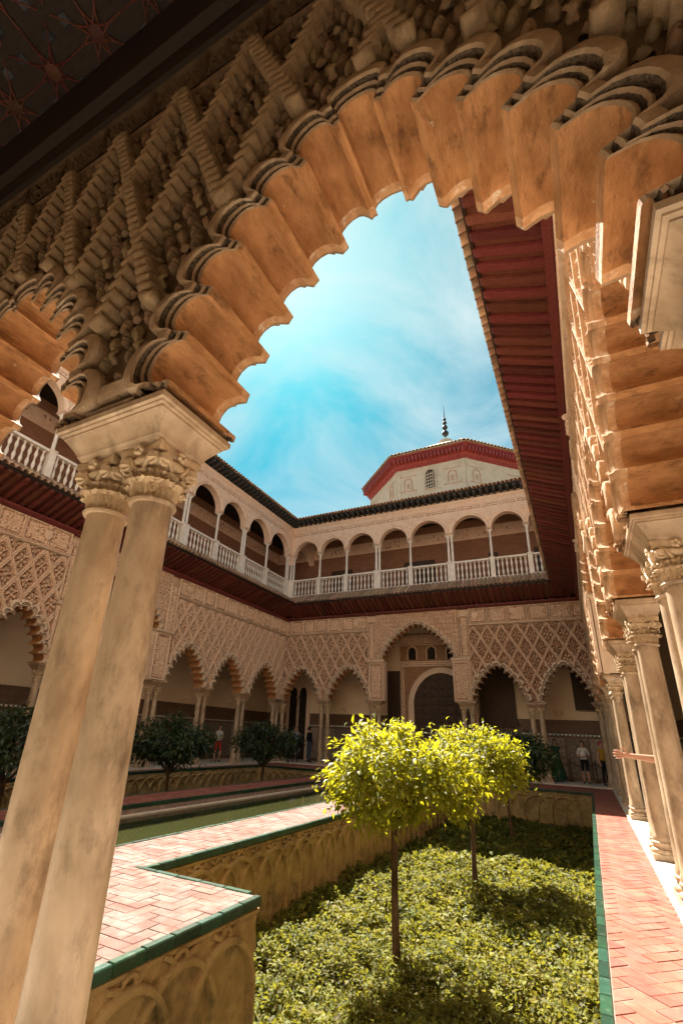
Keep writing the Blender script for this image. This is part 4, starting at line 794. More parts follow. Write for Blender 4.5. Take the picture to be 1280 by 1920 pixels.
mb = MB(); mb.tube([(0, 0, 25.2), (0, 0, 27.3), (0, 0, 28.9)], [0.06, 0.05, 0.012], 6); mb.obj('finial_rod', 'iron', tw)

# ------------------------------------------------------------------ courtyard ground: garden beds, paths, pool
struct(link('ground', (lambda m_: (m_.box(-900, 900, -900, 900, -3.6, -3.4), m_.mesh('ground', ['earth']))[1])(MB())))
Y0 = 2.14
BX0, BX1 = -4.86, -0.107       # right bed
BY1 = 21.35; NY, NX = 4.87, -3.2
MIR = X_L + X_R                # mirror: x -> MIR - x
def rslab(name, x0, x1, y0, y1): return slab(name, x0, x1, y0, y1, -3.4, PATH - 0.005, 'mortar')
PX0, PX1 = MIR + 5.95, -5.95   # pool
P_right = rslab('path_right', BX1, 0.56, Y0, BY1); P_far = rslab('path_far', -14.94, 0.56, BY1, 23.86); P_left = rslab('path_left', -14.94, MIR - BX1, Y0, BY1)
P_terr = rslab('terrace_right', PX1, BX0, Y0, BY1); P_terr2 = rslab('terrace_notch', BX0, NX, Y0, NY); P_tl = rslab('terrace_left', MIR - BX0, PX0, Y0, BY1); P_tl2 = rslab('terrace_left_notch', MIR - NX, MIR - BX0, Y0, NY)
slab('bed_soil_right', BX0, BX1, Y0, BY1, -3.4, BEDZ, 'soil'); slab('bed_soil_left', MIR - BX1, MIR - BX0, Y0, BY1, -3.4, BEDZ, 'soil')
slab('pool_basin', PX0, PX1, Y0, BY1, -3.4, -2.4, 'dado_tile')
slab('pool_water', PX0, PX1, Y0, BY1, -2.39, PATH - 0.2, 'water')
o = slab('pool_ledge', PX0, PX0 + 0.09, Y0, BY1, -2.5, PATH - 0.17, 'whitestone'); slab('pool_ledge_near', PX1 - 0.05, PX1, Y0, BY1, -2.5, PATH - 0.18, 'whitestone')
# herringbone pavers
def clip(poly, x0, x1, y0, y1):
    for ax, v, s_ in ((0, x0, 1), (0, x1, -1), (1, y0, 1), (1, y1, -1)):
        out = []
        for i in range(len(poly)):
            a, b_ = poly[i], poly[(i + 1) % len(poly)]; da, db = s_ * (a[ax] - v), s_ * (b_[ax] - v)
            if da >= 0: out.append(a)
            if (da >= 0) != (db >= 0): t = da / (da - db); out.append((a[0] + (b_[0] - a[0]) * t, a[1] + (b_[1] - a[1]) * t))
        poly = out
        if len(poly) < 3: return None
    return poly
def herring(x0, x1, y0, y1, ang, L_=0.28, W=0.14, gap=0.004):
    res = []; ca, sa = math.cos(ang), math.sin(ang); cx, cy = (x0 + x1) / 2, (y0 + y1) / 2; ext = math.hypot(x1 - x0, y1 - y0) / 2 + 0.5; nn = int(ext / W) + 2
    for i in range(-nn, nn):
        for j in range(-nn, nn):
            k_ = (i - j) % 4
            if k_ == 0: r = (i * W, j * W, i * W + L_, j * W + W)
            elif k_ == 3: r = (i * W, j * W, i * W + W, j * W + L_)
            else: continue
            g = gap; q = [(r[0] + g, r[1] + g), (r[2] - g, r[1] + g), (r[2] - g, r[3] - g), (r[0] + g, r[3] - g)]
            q = [(cx + a * ca - b_ * sa, cy + a * sa + b_ * ca) for a, b_ in q]
            if max(p[0] for p in q) < x0 or min(p[0] for p in q) > x1 or max(p[1] for p in q) < y0 or min(p[1] for p in q) > y1: continue
            q = clip(q, x0 + g, x1 - g, y0 + g, y1 - g)
            if q and abs(sum(q[n_][0] * q[(n_ + 1) % len(q)][1] - q[(n_ + 1) % len(q)][0] * q[n_][1] for n_ in range(len(q)))) > 0.0016: res.append(q)
    return res
def pave(parent, rects, ang, mat, limit, key):
    Q = sum([herring(*r, ang) for r in rects], []); Q.sort(key=key); rest = MB()
    for n_, q in enumerate(Q):
        dz = random.uniform(-0.0025, 0.0025); tx, ty = random.uniform(-.006, .006), random.uniform(-.006, .006); c = (sum(p[0] for p in q) / len(q), sum(p[1] for p in q) / len(q)); k_ = len(q)
        top = [(x, y, PATH + dz + tx * (x - c[0]) + ty * (y - c[1])) for x, y in q]; inn = [(c[0] + (x - c[0]) * 0.96, c[1] + (y - c[1]) * 0.96, z + 0.0) for x, y, z in top]; edg = [(x, y, z - 0.003) for x, y, z in top]; bot = [(x, y, PATH - 0.018) for x, y in q]
        fs = [tuple(range(k_))] + [(i, (i + 1) % k_, k_ + (i + 1) % k_, k_ + i)[::-1] for i in range(k_)] + [(k_ + i, k_ + (i + 1) % k_, 2 * k_ + (i + 1) % k_, 2 * k_ + i)[::-1] for i in range(k_)]
        if n_ < limit: mb = MB(); mb.add([(x - c[0], y - c[1], z - PATH) for x, y, z in inn + edg + bot], fs); mb.obj('paver', mat, parent, loc=(c[0], c[1], PATH))
        else: rest.add(inn + edg + bot, fs)
    if rest.n: stuff(rest.obj('pavers', mat + '_far', parent))
for nm in ('paver', 'paver_worn'):
    m_ = M[nm].copy(); m_.name = nm + '_far'; M[nm + '_far'] = m_
    for nd in list(m_.node_tree.nodes):
        if nd.bl_idname == 'ShaderNodeObjectInfo':
            g = m_.node_tree.nodes.new('ShaderNodeNewGeometry')
            for lk in list(nd.outputs['Random'].links): m_.node_tree.links.new(g.outputs['Random Per Island'], lk.to_socket)
near_key = lambda q: q[0][0] ** 2 + q[0][1] ** 2
GE = 0.012
pave(P_right, [(BX1 + GE, 0.56, Y0, BY1)], rad(45), 'paver', 290, near_key)
pave(P_terr, [(PX1 + 0.06, BX0 - GE, NY, BY1)], rad(90), 'paver_worn', 290, near_key); pave(P_terr2, [(PX1 + 0.06, NX - GE, Y0, NY)], rad(90), 'paver_worn', 290, near_key)
pave(P_tl, [(MIR - BX0 + GE, PX0 - 0.06, Y0, BY1)], rad(90), 'paver', 60, near_key); pave(P_far, [(-14.94, 0.56, BY1 + 0.09, 23.86)], rad(45), 'paver', 40, near_key); pave(P_left, [(-14.94, MIR - BX1 - GE, Y0, BY1)], rad(45), 'paver', 40, near_key)
# glazed green edging tiles
gt = MB(); gt.rects([(0.147, 0.05, -0.075), (0.147, 0.052, -0.01), (0.145, 0.05, 0.0), (0.138, 0.04, 0.008)]); GT = gt.mesh('edging_tile', ['greentile'])
def edging(parent, p0, p1, wid=0.75):
    d = Vector((p1[0] - p0[0], p1[1] - p0[1])); n = max(1, round(d.length / 0.3)); a = math.atan2(d.y, d.x)
    for i in range(n):
        t = (i + 0.5) / n; link('edging_tile', GT, parent, (p0[0] + d.x * t, p0[1] + d.y * t, PATH + random.uniform(-0.002, 0.003)), (0, 0, a + random.uniform(-.004, .004)), (d.length / n / 0.3, wid, 1))
e = -0.028
edging(P_right, (BX1 + e, Y0), (BX1 + e, BY1 + 0.08)); edging(P_far, (BX0 - 0.08, BY1 + e), (BX1 - 0.02, BY1 + e)); edging(P_terr, (BX0 - e, NY - 0.02), (BX0 - e, BY1)); edging(P_terr2, (BX0 - 0.08, NY - e), (NX - 0.09, NY - e)); edging(P_terr2, (NX - e, Y0), (NX - e, NY))
edging(P_terr, (PX1 + 0.03, Y0), (PX1 + 0.03, BY1), 0.7); edging(P_tl, (PX0 - 0.03, Y0), (PX0 - 0.03, BY1), 0.7); edging(P_tl, (MIR - BX0 + e, NY), (MIR - BX0 + e, BY1)); edging(P_left, (MIR - BX1 - e, Y0), (MIR - BX1 - e, BY1)); edging(P_far, (MIR - BX1, BY1 + e), (MIR - BX0, BY1 + e))
# bed walls with interlaced blind arches
def rib_mesh():
    mb = MB(); u = 0.46; zs = -0.72; pts = [(-u, -1.5)] + [(-u * math.cos(t), zs + 0.52 * math.sin(t)) for t in np.linspace(0, math.pi, 15)] + [(u, -1.5)]
    w = 0.03; P = np.zeros((len(pts), 6, 3))
    for i, (x, z) in enumerate(pts):
        a = pts[max(0, i - 1)]; b_ = pts[min(len(pts) - 1, i + 1)]; t = np.array([b_[0] - a[0], b_[1] - a[1]]); t /= np.linalg.norm(t); n_ = np.array([-t[1], t[0]])
        for j, (o_, y) in enumerate(((-w * 1.2, 0.01), (-w * 1.05, -0.045), (-w * 0.7, -0.062), (w * 0.7, -0.062), (w * 1.05, -0.045), (w * 1.2, 0.01))): P[i, j] = (x + n_[0] * o_, y, z + n_[1] * o_)
    mb.grid(P); return mb.mesh('arch_rib', ['bedwall'], 32)
def knot_mesh():
    mb = MB()
    mb.tube([(0.07 * math.cos(t), 0.0, -0.17 + 0.06 * math.sin(t)) for t in np.linspace(0, 2 * math.pi, 11)], 0.028, 6, cap=False)
    mb.tube([(-0.21, 0.004, -0.12), (-0.12, 0.002, -0.16), (-0.05, 0.0, -0.22)], [0.03, 0.032, 0.03], 6); mb.tube([(0.21, 0.004, -0.12), (0.12, 0.002, -0.16), (0.05, 0.0, -0.22)], [0.03, 0.032, 0.03], 6); return mb.mesh('knot', ['bedwall'], 60)
RIBM, KNOT = rib_mesh(), knot_mesh()
def bed_wall(label, origin, rotz, length):   # local x along, facing -y
    root = thing('bed_wall', label, 'garden wall', origin, rotz, 'carved retaining walls of the sunken beds')
    nx = int(length / 0.07); X, Z = np.meshgrid(np.linspace(0, length, nx), np.linspace(-1.75, -0.078, 22), indexing='ij'); Yd = 0.008 * np.sin(X * 9 + 3 * np.sin(Z * 7)) + RNG.normal(0, 0.005, X.shape)
    mb = MB(); P = np.stack([X, -0.03 + Yd, Z], -1); P[:, -1, 1] = 0.02; mb.grid(P); mb.obj('wall_face', 'bedwall', root, 80)
    n = int((length - 1.04) / 0.46) + 1
    for i in range(n):
        x = 0.52 + i * (length - 1.04) / max(1, n - 1)
        o = link('arch_rib', RIBM, root, (x, -0.03 - (0.008 if i % 2 else 0), -0.02 + random.uniform(-.015, .015)), (0, random.uniform(-.02, .02), 0)); link('knot', KNOT, root, (x, -0.045, -0.03 + random.uniform(-.01, .01)), (0, random.uniform(-.15, .15), 0), (random.uniform(.85, 1.0), 0.8, random.uniform(.85, 1.0)))
    moulding('wall_band', 0, length, [(-0.02, -0.13), (-0.045, -0.128), (-0.05, -0.095), (-0.02, -0.085)], root, 'bedwall')
    return root
HP = math.pi / 2
bed_wall('ochre carved retaining wall below the sunlit pink terrace', (BX0, NY, PATH), HP, BY1 - NY); bed_wall('ochre carved wall at lower left under the jutting terrace corner', (NX, Y0, PATH), HP, NY - Y0)
bed_wall('carved wall at the far end of the right garden bed', (BX0, BY1, PATH), 0, BX1 - BX0); bed_wall('shaded carved wall along the far side of the left garden bed', (MIR - BX1, Y0, PATH), HP, BY1 - Y0); bed_wall('carved wall at the far end of the left garden bed', (MIR - BX1, BY1, PATH), 0, BX1 - BX0)
mb = MB(); mb.box(0, NX - BX0, -0.03, 0.0, -1.7, -0.078); o = mb.obj('bed_wall', 'bedwall'); o.location = (NX, NY, PATH); o.rotation_euler = (0, 0, math.pi); tag(o, 'short plain wall behind the jutting terrace corner', 'garden wall', 'carved retaining walls of the sunken beds')

# ------------------------------------------------------------------ painted ceiling of the foreground gallery
ce = thing('painted_ceiling', 'dark coffered ceiling with painted stars at upper left', 'ceiling', (0, 0, EAVE))
def ceil_tile():
    mb = MB(); s_ = 0.5
    for k in range(8):
        a = k * math.pi / 4; r0, r1 = 0.11, 0.27
        p0 = (r0 * math.cos(a - 0.39), r0 * math.sin(a - 0.39)); p1 = (r1 * math.cos(a), r1 * math.sin(a)); p2 = (r0 * math.cos(a + 0.39), r0 * math.sin(a + 0.39)); p3 = (0.5 * math.cos(a), 0.5 * math.sin(a))
        for q, w in ((p0, p1), (p1, p2)): mb.tube([(q[0], q[1], -0.02), (w[0], w[1], -0.02)], 0.011, 4)
        if k % 2 == 0: mb.tube([(p1[0], p1[1], -0.02), (p3[0] * 0.99, p3[1] * 0.99, -0.02)], 0.011, 4)
        else: mb.tube([(p1[0], p1[1], -0.02), (0.48 * math.cos(a) * 1.3, 0.48 * math.sin(a) * 1.3, -0.02)], 0.011, 4)
    return mb.mesh('star_rib', ['wood_red'])
CT = ceil_tile(); fl = MB(); fl.lathe([(0.085, 0.0), (0.075, -0.02), (0.03, -0.03)], 8); FB = fl.mesh('painted_star', ['red_paint']); pe = MB(); pe.lathe([(0.07, 0.0), (0.06, -0.012), (0.03, -0.016)], 4); PE = pe.mesh('painted_panel', ['blue_paint'])
bd = MB(); bd.box(-9, 0.9, -1.6, 1.42, -0.05, 0.0); bd.obj('ceiling_boards', 'wood_dark', ce)
for i in range(9):
    for j in range(3):
        x, y = -6.6 + i * 0.66, 1.0 - j * 0.66
        link('star_rib', CT, ce, (x, y, -0.05), scale=(0.66, 0.66, 1)); link('painted_star', FB, ce, (x, y, -0.051)); 
        for k in range(4): a = k * math.pi / 2 + math.pi / 4; link('painted_panel', PE, ce, (x + 0.29 * math.cos(a), y + 0.29 * math.sin(a), -0.051), (0, 0, a))
mb = MB(); mb.box(-9, 0.9, 1.2, 1.26, -0.16, -0.055); mb.obj('ceiling_beam', 'wood_dark', ce)

sg = thing('wall_sign', 'small red sign on the left gallery wall beside the tall pier', 'sign', (-17.9, 16.9, 0.62), HP)
mb = MB(); mb.box(-0.13, 0.13, -0.03, 0.0, -0.16, 0.16); mb.obj('plate', 'wood_redpaint', sg); mb = MB(); mb.box(-0.05, 0.05, -0.036, -0.03, -0.1, 0.1); mb.obj('pictogram', 'tooth_white', sg)
# rope barrier in the far gallery
rb = thing('rope_barrier', 'low rope barrier behind the visitors at the right end of the far gallery', 'barrier', (-0.9, 26.3, FLOOR))
for i in range(3): mb = MB(); mb.lathe([(0.12, 0), (0.12, 0.03), (0.02, 0.05), (0.018, 0.85), (0.03, 0.87), (0.02, 0.9)], 10, (i * 1.0, 0, 0)); mb.obj('post', 'iron', rb, 40)
for i in range(2): mb = MB(); mb.tube([(i + t, 0, 0.8 - 0.7 * (0.25 - (t - 0.5) ** 2)) for t in np.linspace(0, 1, 9)], 0.018, 6); mb.obj('rope', 'wood_red', rb, 60)
# ------------------------------------------------------------------ vegetation
def leaf_cloud(pos, dirs, ups, length, width, fold=0.25):
    n = len(pos); d = dirs / np.linalg.norm(dirs, axis=1)[:, None]; s_ = np.cross(d, ups); s_ /= (np.linalg.norm(s_, axis=1)[:, None] + 1e-9); u = np.cross(s_, d)
    l = length[:, None]; w = width[:, None]
    V = np.stack([pos, pos + d * l * 0.45 + s_ * w * 0.5 + u * w * fold, pos + d * l * 0.5, pos + d * l * 0.45 - s_ * w * 0.5 + u * w * fold, pos + d * l - u * w * 0.25], 1).reshape(-1, 3)
    b_ = np.arange(n)[:, None] * 5; F = np.concatenate([b_ + np.array([[0, 2, 1]]), b_ + np.array([[0, 3, 2]]), b_ + np.array([[1, 2, 4]]), b_ + np.array([[2, 3, 4]])], 1).reshape(-1, 3)
    return V, F
def mesh_np(name, V, F, mat):
    me = bpy.data.meshes.new(name); me.vertices.add(len(V)); me.vertices.foreach_set('co', V.astype(np.float32).ravel()); n = len(F)
    me.loops.add(n * 3); me.loops.foreach_set('vertex_index', F.astype(np.int32).ravel()); me.polygons.add(n); me.polygons.foreach_set('loop_start', np.arange(0, n * 3, 3, dtype=np.int32)); me.polygons.foreach_set('loop_total', np.full(n, 3, np.int32))
    me.materials.append(M[mat]); me.update(calc_edges=True); me.validate(); return me
def tree(label, base, fork, cc, rx, rz, nleaf, mat, seed, lsize=0.13):
    rng = np.random.default_rng(seed); root = thing('orange_tree', label, 'tree', base, 0, 'orange trees in the sunken beds'); bz = np.array(base); cc = np.array(cc) - bz; fork = fork - base[2]
    mb = MB(); k = 8; pts = [(0.03 * math.sin(2.2 * t + seed), 0.03 * math.cos(3 * t + seed) - 0.03 * math.cos(seed), fork * t - 0.1 * (1 - t)) for t in np.linspace(0, 1, k)]
    pts[0] = (0, 0, -0.3); mb.tube(pts, [0.07, 0.057, 0.052, 0.049, 0.046, 0.046, 0.047, 0.052], 10); mb.obj('trunk', 'bark', root, 60)
    tips = []; lm = MB(); top = np.array(pts[-1])
    for i in range(9):
        a = i * 2.4 + rng.uniform(-.3, .3); el = rng.uniform(0.15, 1.1); d = np.array([math.cos(a) * math.cos(el), math.sin(a) * math.cos(el), math.sin(el)])
        end = cc + d * np.array([rx, rx, rz]) * rng.uniform(0.6, 0.85); mid = top * 0.5 + end * 0.5 + rng.normal(0, 0.06, 3) + np.array([0, 0, -0.06])
        P = [top + np.array([0, 0, -0.06]), top * 0.75 + mid * 0.25 + rng.normal(0, .02, 3), mid, mid * 0.45 + end * 0.55 + rng.normal(0, .03, 3), end]; lm.tube(P, [0.036, 0.03, 0.022, 0.015, 0.008], 6)
        for q in range(7):
            t = rng.uniform(0.35, 1); s0 = mid * (1 - t) + end * t; d2 = rng.normal(0, 1, 3); d2[2] = d2[2] * 0.6 + 0.1; d2 /= np.linalg.norm(d2); e2 = s0 + d2 * rng.uniform(0.25, 0.5) * np.array([rx, rx, rz])
            v = (e2 - cc) / np.array([rx, rx, rz]); L2 = np.linalg.norm(v)
            if L2 > 0.98: e2 = cc + v / L2 * 0.98 * np.array([rx, rx, rz])
            lm.tube([s0, (s0 + e2) / 2 + rng.normal(0, .03, 3), e2], [0.012, 0.009, 0.004], 5); tips.append(e2)
    lm.obj('limbs', 'bark', root, 60)
    # leaf clumps on the shell and at the twig tips
    nc = 78; v = rng.normal(0, 1, (nc, 3)); v /= np.linalg.norm(v, axis=1)[:, None]; v[:, 2] = np.where(v[:, 2] < -0.35, v[:, 2] * 0.8, v[:, 2])
    cl = cc + v * np.array([rx, rx, rz]) * (0.72 + 0.30 * rng.random((nc, 1)) ** 1.0 + 0.10 * np.sin(5 * v[:, :1] + 3 * v[:, 1:2] + seed))
    cl = np.concatenate([cl, np.array(tips)]); idx = rng.integers(0, len(cl), nleaf); c = cl[idx]
    off = rng.normal(0, 1, (nleaf, 3)) * np.array([0.105, 0.105, 0.095]) * (rx / 1.15) * rng.uniform(0.5, 1.5, (nleaf, 1)); pos = c + off
    out = (pos - cc) / np.array([rx, rx, rz]); d = out * 0.7 + rng.normal(0, 0.6, (nleaf, 3)) + np.array([0, 0, -0.35]); up = out + rng.normal(0, 0.5, (nleaf, 3)) + np.array([0, 0, 0.8])
    ln = lsize * rng.uniform(0.6, 1.25, nleaf); V, F = leaf_cloud(pos, d, up, ln, ln * rng.uniform(0.36, 0.5, nleaf)); link('crown', mesh_np('crown', V, F, mat), root)
    return root
GZ = -2.78
tree('bright yellow-green orange tree nearest the camera in the right bed', (-2.62, 7.43, GZ), -1.15, (-2.6, 7.43, -0.56), 1.03, 0.70, 8500, 'leaf_tree', 3, 0.112)
tree('second sunlit orange tree standing behind the nearest one', (-2.5, 12.1, GZ), -1.15, (-2.32, 12.1, -0.52), 1.08, 0.74, 7000, 'leaf_tree', 5, 0.12)
tree('shaded dark orange tree at the far end of the right bed', (-2.45, 17.3, GZ), -1.2, (-2.1, 17.3, -0.45), 1.15, 0.7, 4500, 'leaf_shaded', 8, 0.15)
tree('dark round orange tree in the left bed beside the thick marble columns', (-11.75, 12.4, GZ), -1.35, (-11.75, 12.4, -0.45), 1.3, 0.66, 5500, 'leaf_shaded', 12, 0.15)
tree('dark orange tree at the far end of the left bed', (-11.55, 17.35, GZ), -1.3, (-11.55, 17.35, -0.42), 1.3, 0.68, 4500, 'leaf_shaded', 15, 0.16)
tree('dark orange tree at the left edge behind the marble columns', (-11.6, 7.2, GZ), -1.3, (-11.6, 7.2, -0.45), 1.3, 0.68, 3500, 'leaf_shaded', 18, 0.15)
def ground_cover(name, label, x0, x1, y0, y1, dens, mat, size, seed):
    rng = np.random.default_rng(seed); P = []; yy = y0
    while yy < y1:
        ye = min(y1, yy + 1.0); dn = dens(yy); n = int((x1 - x0) * (ye - yy) * dn); P.append(np.c_[rng.uniform(x0, x1, n), rng.uniform(yy, ye, n), np.full(n, 1.0 / math.sqrt(dn))]); yy = ye
    P = np.concatenate(P); x, y, s_ = P.T; n = len(x)
    h = 0.09 * np.sin(x * 2.1 + 1.7 * np.sin(y * 1.3)) * np.cos(y * 1.9 + x) + 0.07 * np.sin(x * 5.3 + y * 4.1) * np.sin(y * 6.1 - x * 2.0) + 0.04 * np.sin(13 * x + 3 * y) * np.sin(11 * y - 5 * x)
    edge = np.minimum(np.minimum(x - x0, x1 - x), y1 - y); z = GZ + h + rng.random(n) ** 1.6 * -0.16 + 0.05 + rng.exponential(0.022, n)
    pos = np.c_[x, y, z]; a = rng.uniform(0, 2 * math.pi, n); el = rng.normal(0.35, 0.45, n); d = np.c_[np.cos(a) * np.cos(el), np.sin(a) * np.cos(el), np.sin(el)]; up = np.c_[rng.normal(0, .5, n), rng.normal(0, .5, n), np.ones(n)]
    ln = size * s_ * rng.uniform(0.7, 1.4, n); V, F = leaf_cloud(pos, d, up, ln, ln * rng.uniform(0.5, 0.75, n)); o = link(name, mesh_np(name, V, F, mat)); o['label'] = label; o['category'] = 'ground cover'; return stuff(o)
ground_cover('ground_cover', 'low leafy ground cover filling the sunlit right bed', BX0 + 0.05, BX1 - 0.02, 3.2, BY1, lambda y: 2600 if y < 8 else (1700 if y < 13 else 700), 'leaf_ground', 3.1, 21)
ground_cover('ground_cover', 'shaded ground cover in the left bed', MIR - BX1 + 0.05, MIR - BX0 - 0.05, 2.8, BY1, lambda y: 260, 'leaf_shaded', 2.0, 22)

# ------------------------------------------------------------------ people
def skin_body(name, pts, edges, zones, mats, parent, sub=2):
    me = bpy.data.meshes.new(name); me.from_pydata([p[:3] for p in pts], edges, []); o = bpy.data.objects.new(name, me); COL.objects.link(o)
    md = o.modifiers.new('skin', 'SKIN'); md.use_smooth_shade = True; sv = me.skin_vertices[0].data
    for i, p in enumerate(pts):
        r = p[3] if not hasattr(p[3], '__len__') else p[3]; sv[i].radius = (r, r) if not hasattr(r, '__len__') else r; sv[i].use_root = (i == 0)
    sd = o.modifiers.new('sub', 'SUBSURF'); sd.levels = sub; sd.render_levels = sub
    dg = bpy.context.evaluated_depsgraph_get(); m2 = bpy.data.meshes.new_from_object(o.evaluated_get(dg)); o.modifiers.clear(); o.data = m2; m2.name = name; m2.materials.clear()
    for mt in mats: m2.materials.append(M[mt])
    for p in m2.polygons: p.material_index = zones(p.center); p.use_smooth = True
    if parent: o.parent = parent
    return o
def person(label, loc, rotz, h, top, bottom, hair, arms, sleeve=0.1, fingers=False, hem=0.0, skirt=None, shoes='shoe', longhair=False, lean=0.0):
    root = thing('person', label, 'person', loc, rotz, 'visitors in the courtyard'); s_ = h / 1.72
    J = {}; pts = []; E_ = []
    def P(n_, x, y, z, r, par=None):
        J[n_] = len(pts); pts.append((x * s_, y * s_, z * s_, r * s_ if not hasattr(r, '__len__') else tuple(q * s_ for q in r)))
        if par: E_.append((J[par], J[n_]))
    P('pelvis', 0, 0, 0.95, (0.15, 0.105)); P('waist', 0, -0.01, 1.08, (0.125, 0.09), 'pelvis'); P('chest', 0, 0.0, 1.27, (0.15, 0.10), 'waist'); P('neckb', 0, 0.0, 1.42, (0.08, 0.065), 'chest'); P('neck', 0, -0.01, 1.49, 0.05, 'neckb')
    P('jaw', 0, -0.03, 1.55, (0.06, 0.07), 'neck'); P('head', 0, -0.015, 1.63, (0.078, 0.095), 'jaw'); P('crown', 0, 0.0, 1.69, (0.055, 0.065), 'head')
    for sg, nm in ((-1, 'L'), (1, 'R')):
        st = 0.1 * sg * lean; P('hip' + nm, 0.09 * sg, 0, 0.88, 0.088, 'pelvis'); P('knee' + nm, 0.1 * sg, -0.02 - st, 0.5, 0.057, 'hip' + nm); P('calf' + nm, 0.1 * sg, 0.02 - st, 0.34, 0.054, 'knee' + nm); P('ankle' + nm, 0.1 * sg, 0.01, 0.09, 0.037, 'calf' + nm); P('heel' + nm, 0.1 * sg, 0.0, 0.04, 0.038, 'ankle' + nm); P('toe' + nm, 0.115 * sg, -0.14, 0.03, (0.038, 0.025), 'heel' + nm)
        P('sho' + nm, 0.165 * sg, 0.0, 1.385, 0.058, 'neckb'); (ex, ey, ez), (hx, hy, hz) = arms[0 if sg < 0 else 1]
        P('elb' + nm, ex, ey, ez, 0.052 if fingers else 0.042, 'sho' + nm); P('wri' + nm, hx, hy, hz, 0.034 if fingers else 0.028, 'elb' + nm); dx = np.array([hx - ex, hy - ey, hz - ez]); dx /= np.linalg.norm(dx); 
        P('palm' + nm, *(np.array([hx, hy, hz]) + dx * 0.075), (0.04, 0.024), 'wri' + nm)
        if fingers and sg < 0:
            pc = np.array([hx, hy, hz]) + dx * 0.075; upv = np.array([0, 0, 1.0])
            for q, (off, ln) in enumerate(((0.036, 0.085), (0.013, 0.1), (-0.01, 0.095), (-0.033, 0.075))):
                b0 = pc + dx * 0.045 + upv * off; P('f%da' % q, *b0, 0.013, 'palm' + nm); P('f%db' % q, *(b0 + dx * ln * 0.5 + upv * off * 0.35), 0.0115, 'f%da' % q); P('f%dc' % q, *(b0 + dx * ln + upv * (off * 0.5 - 0.018) + np.array([0, -0.01, 0])), 0.0095, 'f%db' % q)
            t0 = np.array([hx, hy, hz]) + dx * 0.03 + upv * 0.03; P('tha', *t0, 0.016, 'palm' + nm); P('thb', *(t0 + dx * 0.045 + upv * 0.045), 0.0125, 'tha'); P('thc', *(t0 + dx * 0.085 + upv * 0.06), 0.0105, 'thb')
        else: P('fing' + nm, *(np.array([hx, hy, hz]) + dx * 0.15), (0.03, 0.014), 'palm' + nm)
    mats = ['skin', top, bottom, shoes]
    def zones(c):
        z = c.z / s_; x = abs(c.x) / s_
        if z > 1.445: return 0
        armd = 9
        for nm in 'LR':
            a = np.array(pts[J['elb' + nm]][:3]); w_ = np.array(pts[J['wri' + nm]][:3]); sh = np.array(pts[J['sho' + nm]][:3]); cc = np.array(c)
            f = lambda p0, p1: (lambda t: (np.linalg.norm(cc - p0 - (p1 - p0) * np.clip(t, 0, 1)), t))(np.dot(cc - p0, p1 - p0) / np.dot(p1 - p0, p1 - p0))
            d1, t1 = f(sh, a); d2, t2 = f(a, w_ + (w_ - a) * 0.6)
            if d2 < 0.06 * s_ and d2 <= d1: return 0 if sleeve < 1 + t2 else 1
            if d1 < 0.07 * s_ and x > 0.15: return 1 if t1 < sleeve else 0
        if z > 0.98: return 1
        if z < 0.075: return 3
        return 2 if z > hem else 0
    skin_body('body', pts, E_, zones, mats, root)
    hb = MB(); prof = [(0.02, 1.735), (0.06, 1.725), (0.088, 1.69), (0.096, 1.64), (0.09, 1.585), (0.07, 1.56)] if not longhair else [(0.02, 1.74), (0.065, 1.728), (0.095, 1.69), (0.105, 1.63), (0.105, 1.55), (0.1, 1.45), (0.07, 1.40)]
    vs = []; sg = 14
    for r, z in prof:
        for k in range(sg):
            a = 2 * math.pi * k / sg; fr = math.sin(a); rr = r * (1.0 if fr > -0.35 or z > 1.665 else 0.6); vs.append((rr * 0.92 * math.cos(a) * s_, (rr * 1.12 * math.sin(a) + 0.005 + (0.03 if fr <= -0.35 and z <= 1.665 else 0)) * s_, z * s_))
    hb.add(vs, [(i * sg + k, i * sg + (k + 1) % sg, (i + 1) * sg + (k + 1) % sg, (i + 1) * sg + k) for i in range(len(prof) - 1) for k in range(sg)] + [tuple(range(sg))]); hb.obj('hair', hair, root, 70)
    fc = MB(); fc.lathe([(0.002, 0.02), (0.012, -0.005), (0.016, -0.022), (0.003, -0.03)], 7, (0, -0.105 * s_, 1.605 * s_)); fc.obj('nose', 'skin', root, 70)
    ey = MB()
    for sx in (-1, 1): ey.lathe([(0.001, -0.009), (0.009, 0), (0.001, 0.009)], 7, (sx * 0.03 * s_, -0.098 * s_, 1.635 * s_))
    ey.obj('eyes', 'hair_dark', root)
    if skirt:
        z0, z1, r0, r1 = skirt; sk = MB(); pr = []
        vs = []; sg = 24
        for t in np.linspace(0, 1, 8):
            for k in range(sg): a = 2 * math.pi * k / sg; r = (r0 + (r1 - r0) * t ** 0.8) * (1 + 0.05 * t * math.cos(6 * a + 1)); vs.append((r * math.cos(a) * s_, r * 0.75 * math.sin(a) * s_, (z1 + (z0 - z1) * t) * s_))
        sk.add(vs, [(i * sg + k, i * sg + (k + 1) % sg, (i + 1) * sg + (k + 1) % sg, (i + 1) * sg + k) for i in range(7) for k in range(sg)]); sk.obj('skirt', bottom, root, 60)
    return root
DOWN_ = [((-0.24, 0.02, 1.12), (-0.24, -0.05, 0.88)), ((0.24, 0.02, 1.12), (0.24, -0.05, 0.88))]
HOLD = [((-0.24, 0.0, 1.13), (-0.07, -0.22, 1.08)), ((0.24, 0.0, 1.13), (0.07, -0.22, 1.08))]
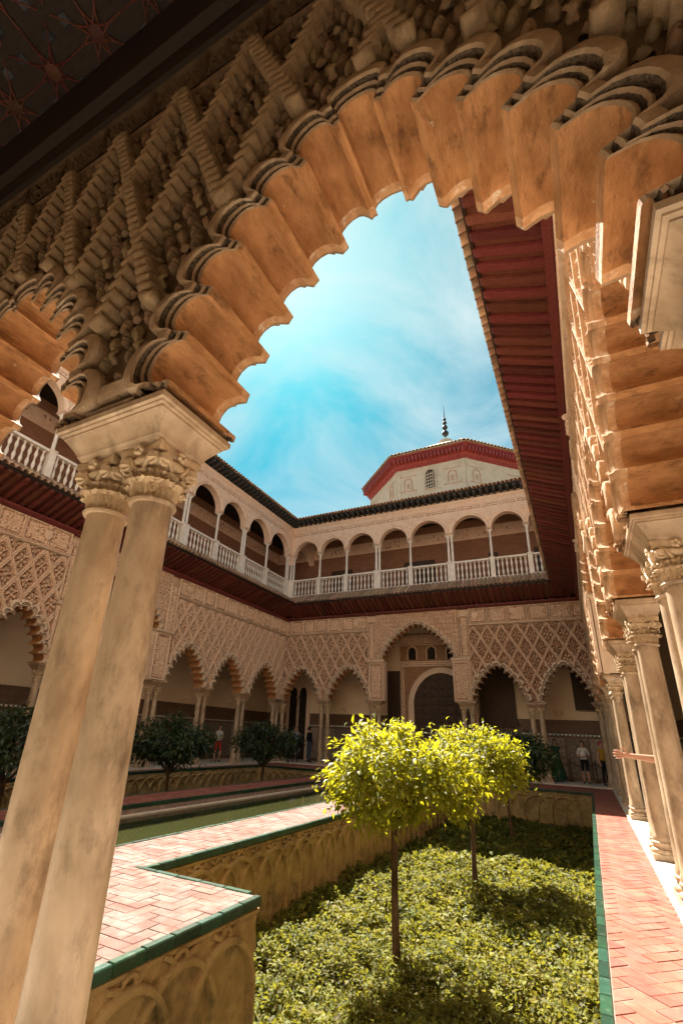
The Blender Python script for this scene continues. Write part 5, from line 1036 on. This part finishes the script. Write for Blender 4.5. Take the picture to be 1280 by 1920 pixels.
PHONE = [((-0.22, -0.18, 1.3), (-0.07, -0.25, 1.56)), ((0.22, -0.18, 1.3), (0.07, -0.25, 1.56))]
person('person in white shirt and black shorts standing under the rightmost far arch', (-0.3, 25.4, FLOOR), -0.2, 1.68, 'cloth_white', 'cloth_black', 'hair_dark', HOLD, 0.85, False, 0.5)
person('person in long dark green dress between the far columns and the white-shirted visitor', (-1.38, 25.6, FLOOR), 0.2, 1.72, 'cloth_green', 'cloth_green', 'hair_dark', DOWN_, 0.3, False, 0.0, (0.06, 1.1, 0.12, 0.33), longhair=True)
person('person in yellow top and dark trousers half hidden by the right corner column', (0.42, 25.0, FLOOR), 0.8, 1.68, 'cloth_yellow', 'cloth_black', 'cloth_red', DOWN_, 0.3)
person('blonde person in pale blue top raising both hands near the twin window', (-14.45, 24.75, FLOOR), 0.4, 1.8, 'cloth_blue', 'cloth_navy', 'hair_blonde', PHONE, 0.5, longhair=True)
person('person in black jacket and jeans seen beside the blonde visitor', (-13.95, 25.4, FLOOR), 2.6, 1.82, 'cloth_black', 'cloth_denim', 'hair_dark', DOWN_, 1.8)
person('person in white top with red bag walking between left arcade columns', (-16.2, 20.2, FLOOR), 1.2, 1.68, 'cloth_white', 'cloth_red', 'hair_dark', HOLD, 0.4, False, 0.5, lean=1.0)
person('person in red top behind the dark tree near the tall left pier', (-16.0, 16.5, FLOOR), 0.9, 1.82, 'cloth_red', 'cloth_denim', 'cloth_red', DOWN_, 0.4)
# visitor behind the right columns, only the outstretched forearm shows
AS = 1.0
person('person behind the right columns stretching a bare arm out to the left', (1.2, 8.05, FLOOR), 0.0, 1.72, 'cloth_black', 'cloth_navy', 'hair_dark', [((-0.47, -0.1, 1.375), (-0.73, -0.14, 1.40)), ((0.24, 0.02, 1.12), (0.24, -0.05, 0.88))], 0.75, True)
person('person in red top at the right edge behind the nearest right column', (1.62, 9.0, FLOOR), 0.3, 1.7, 'cloth_red', 'cloth_navy', 'hair_dark', DOWN_, 0.4)
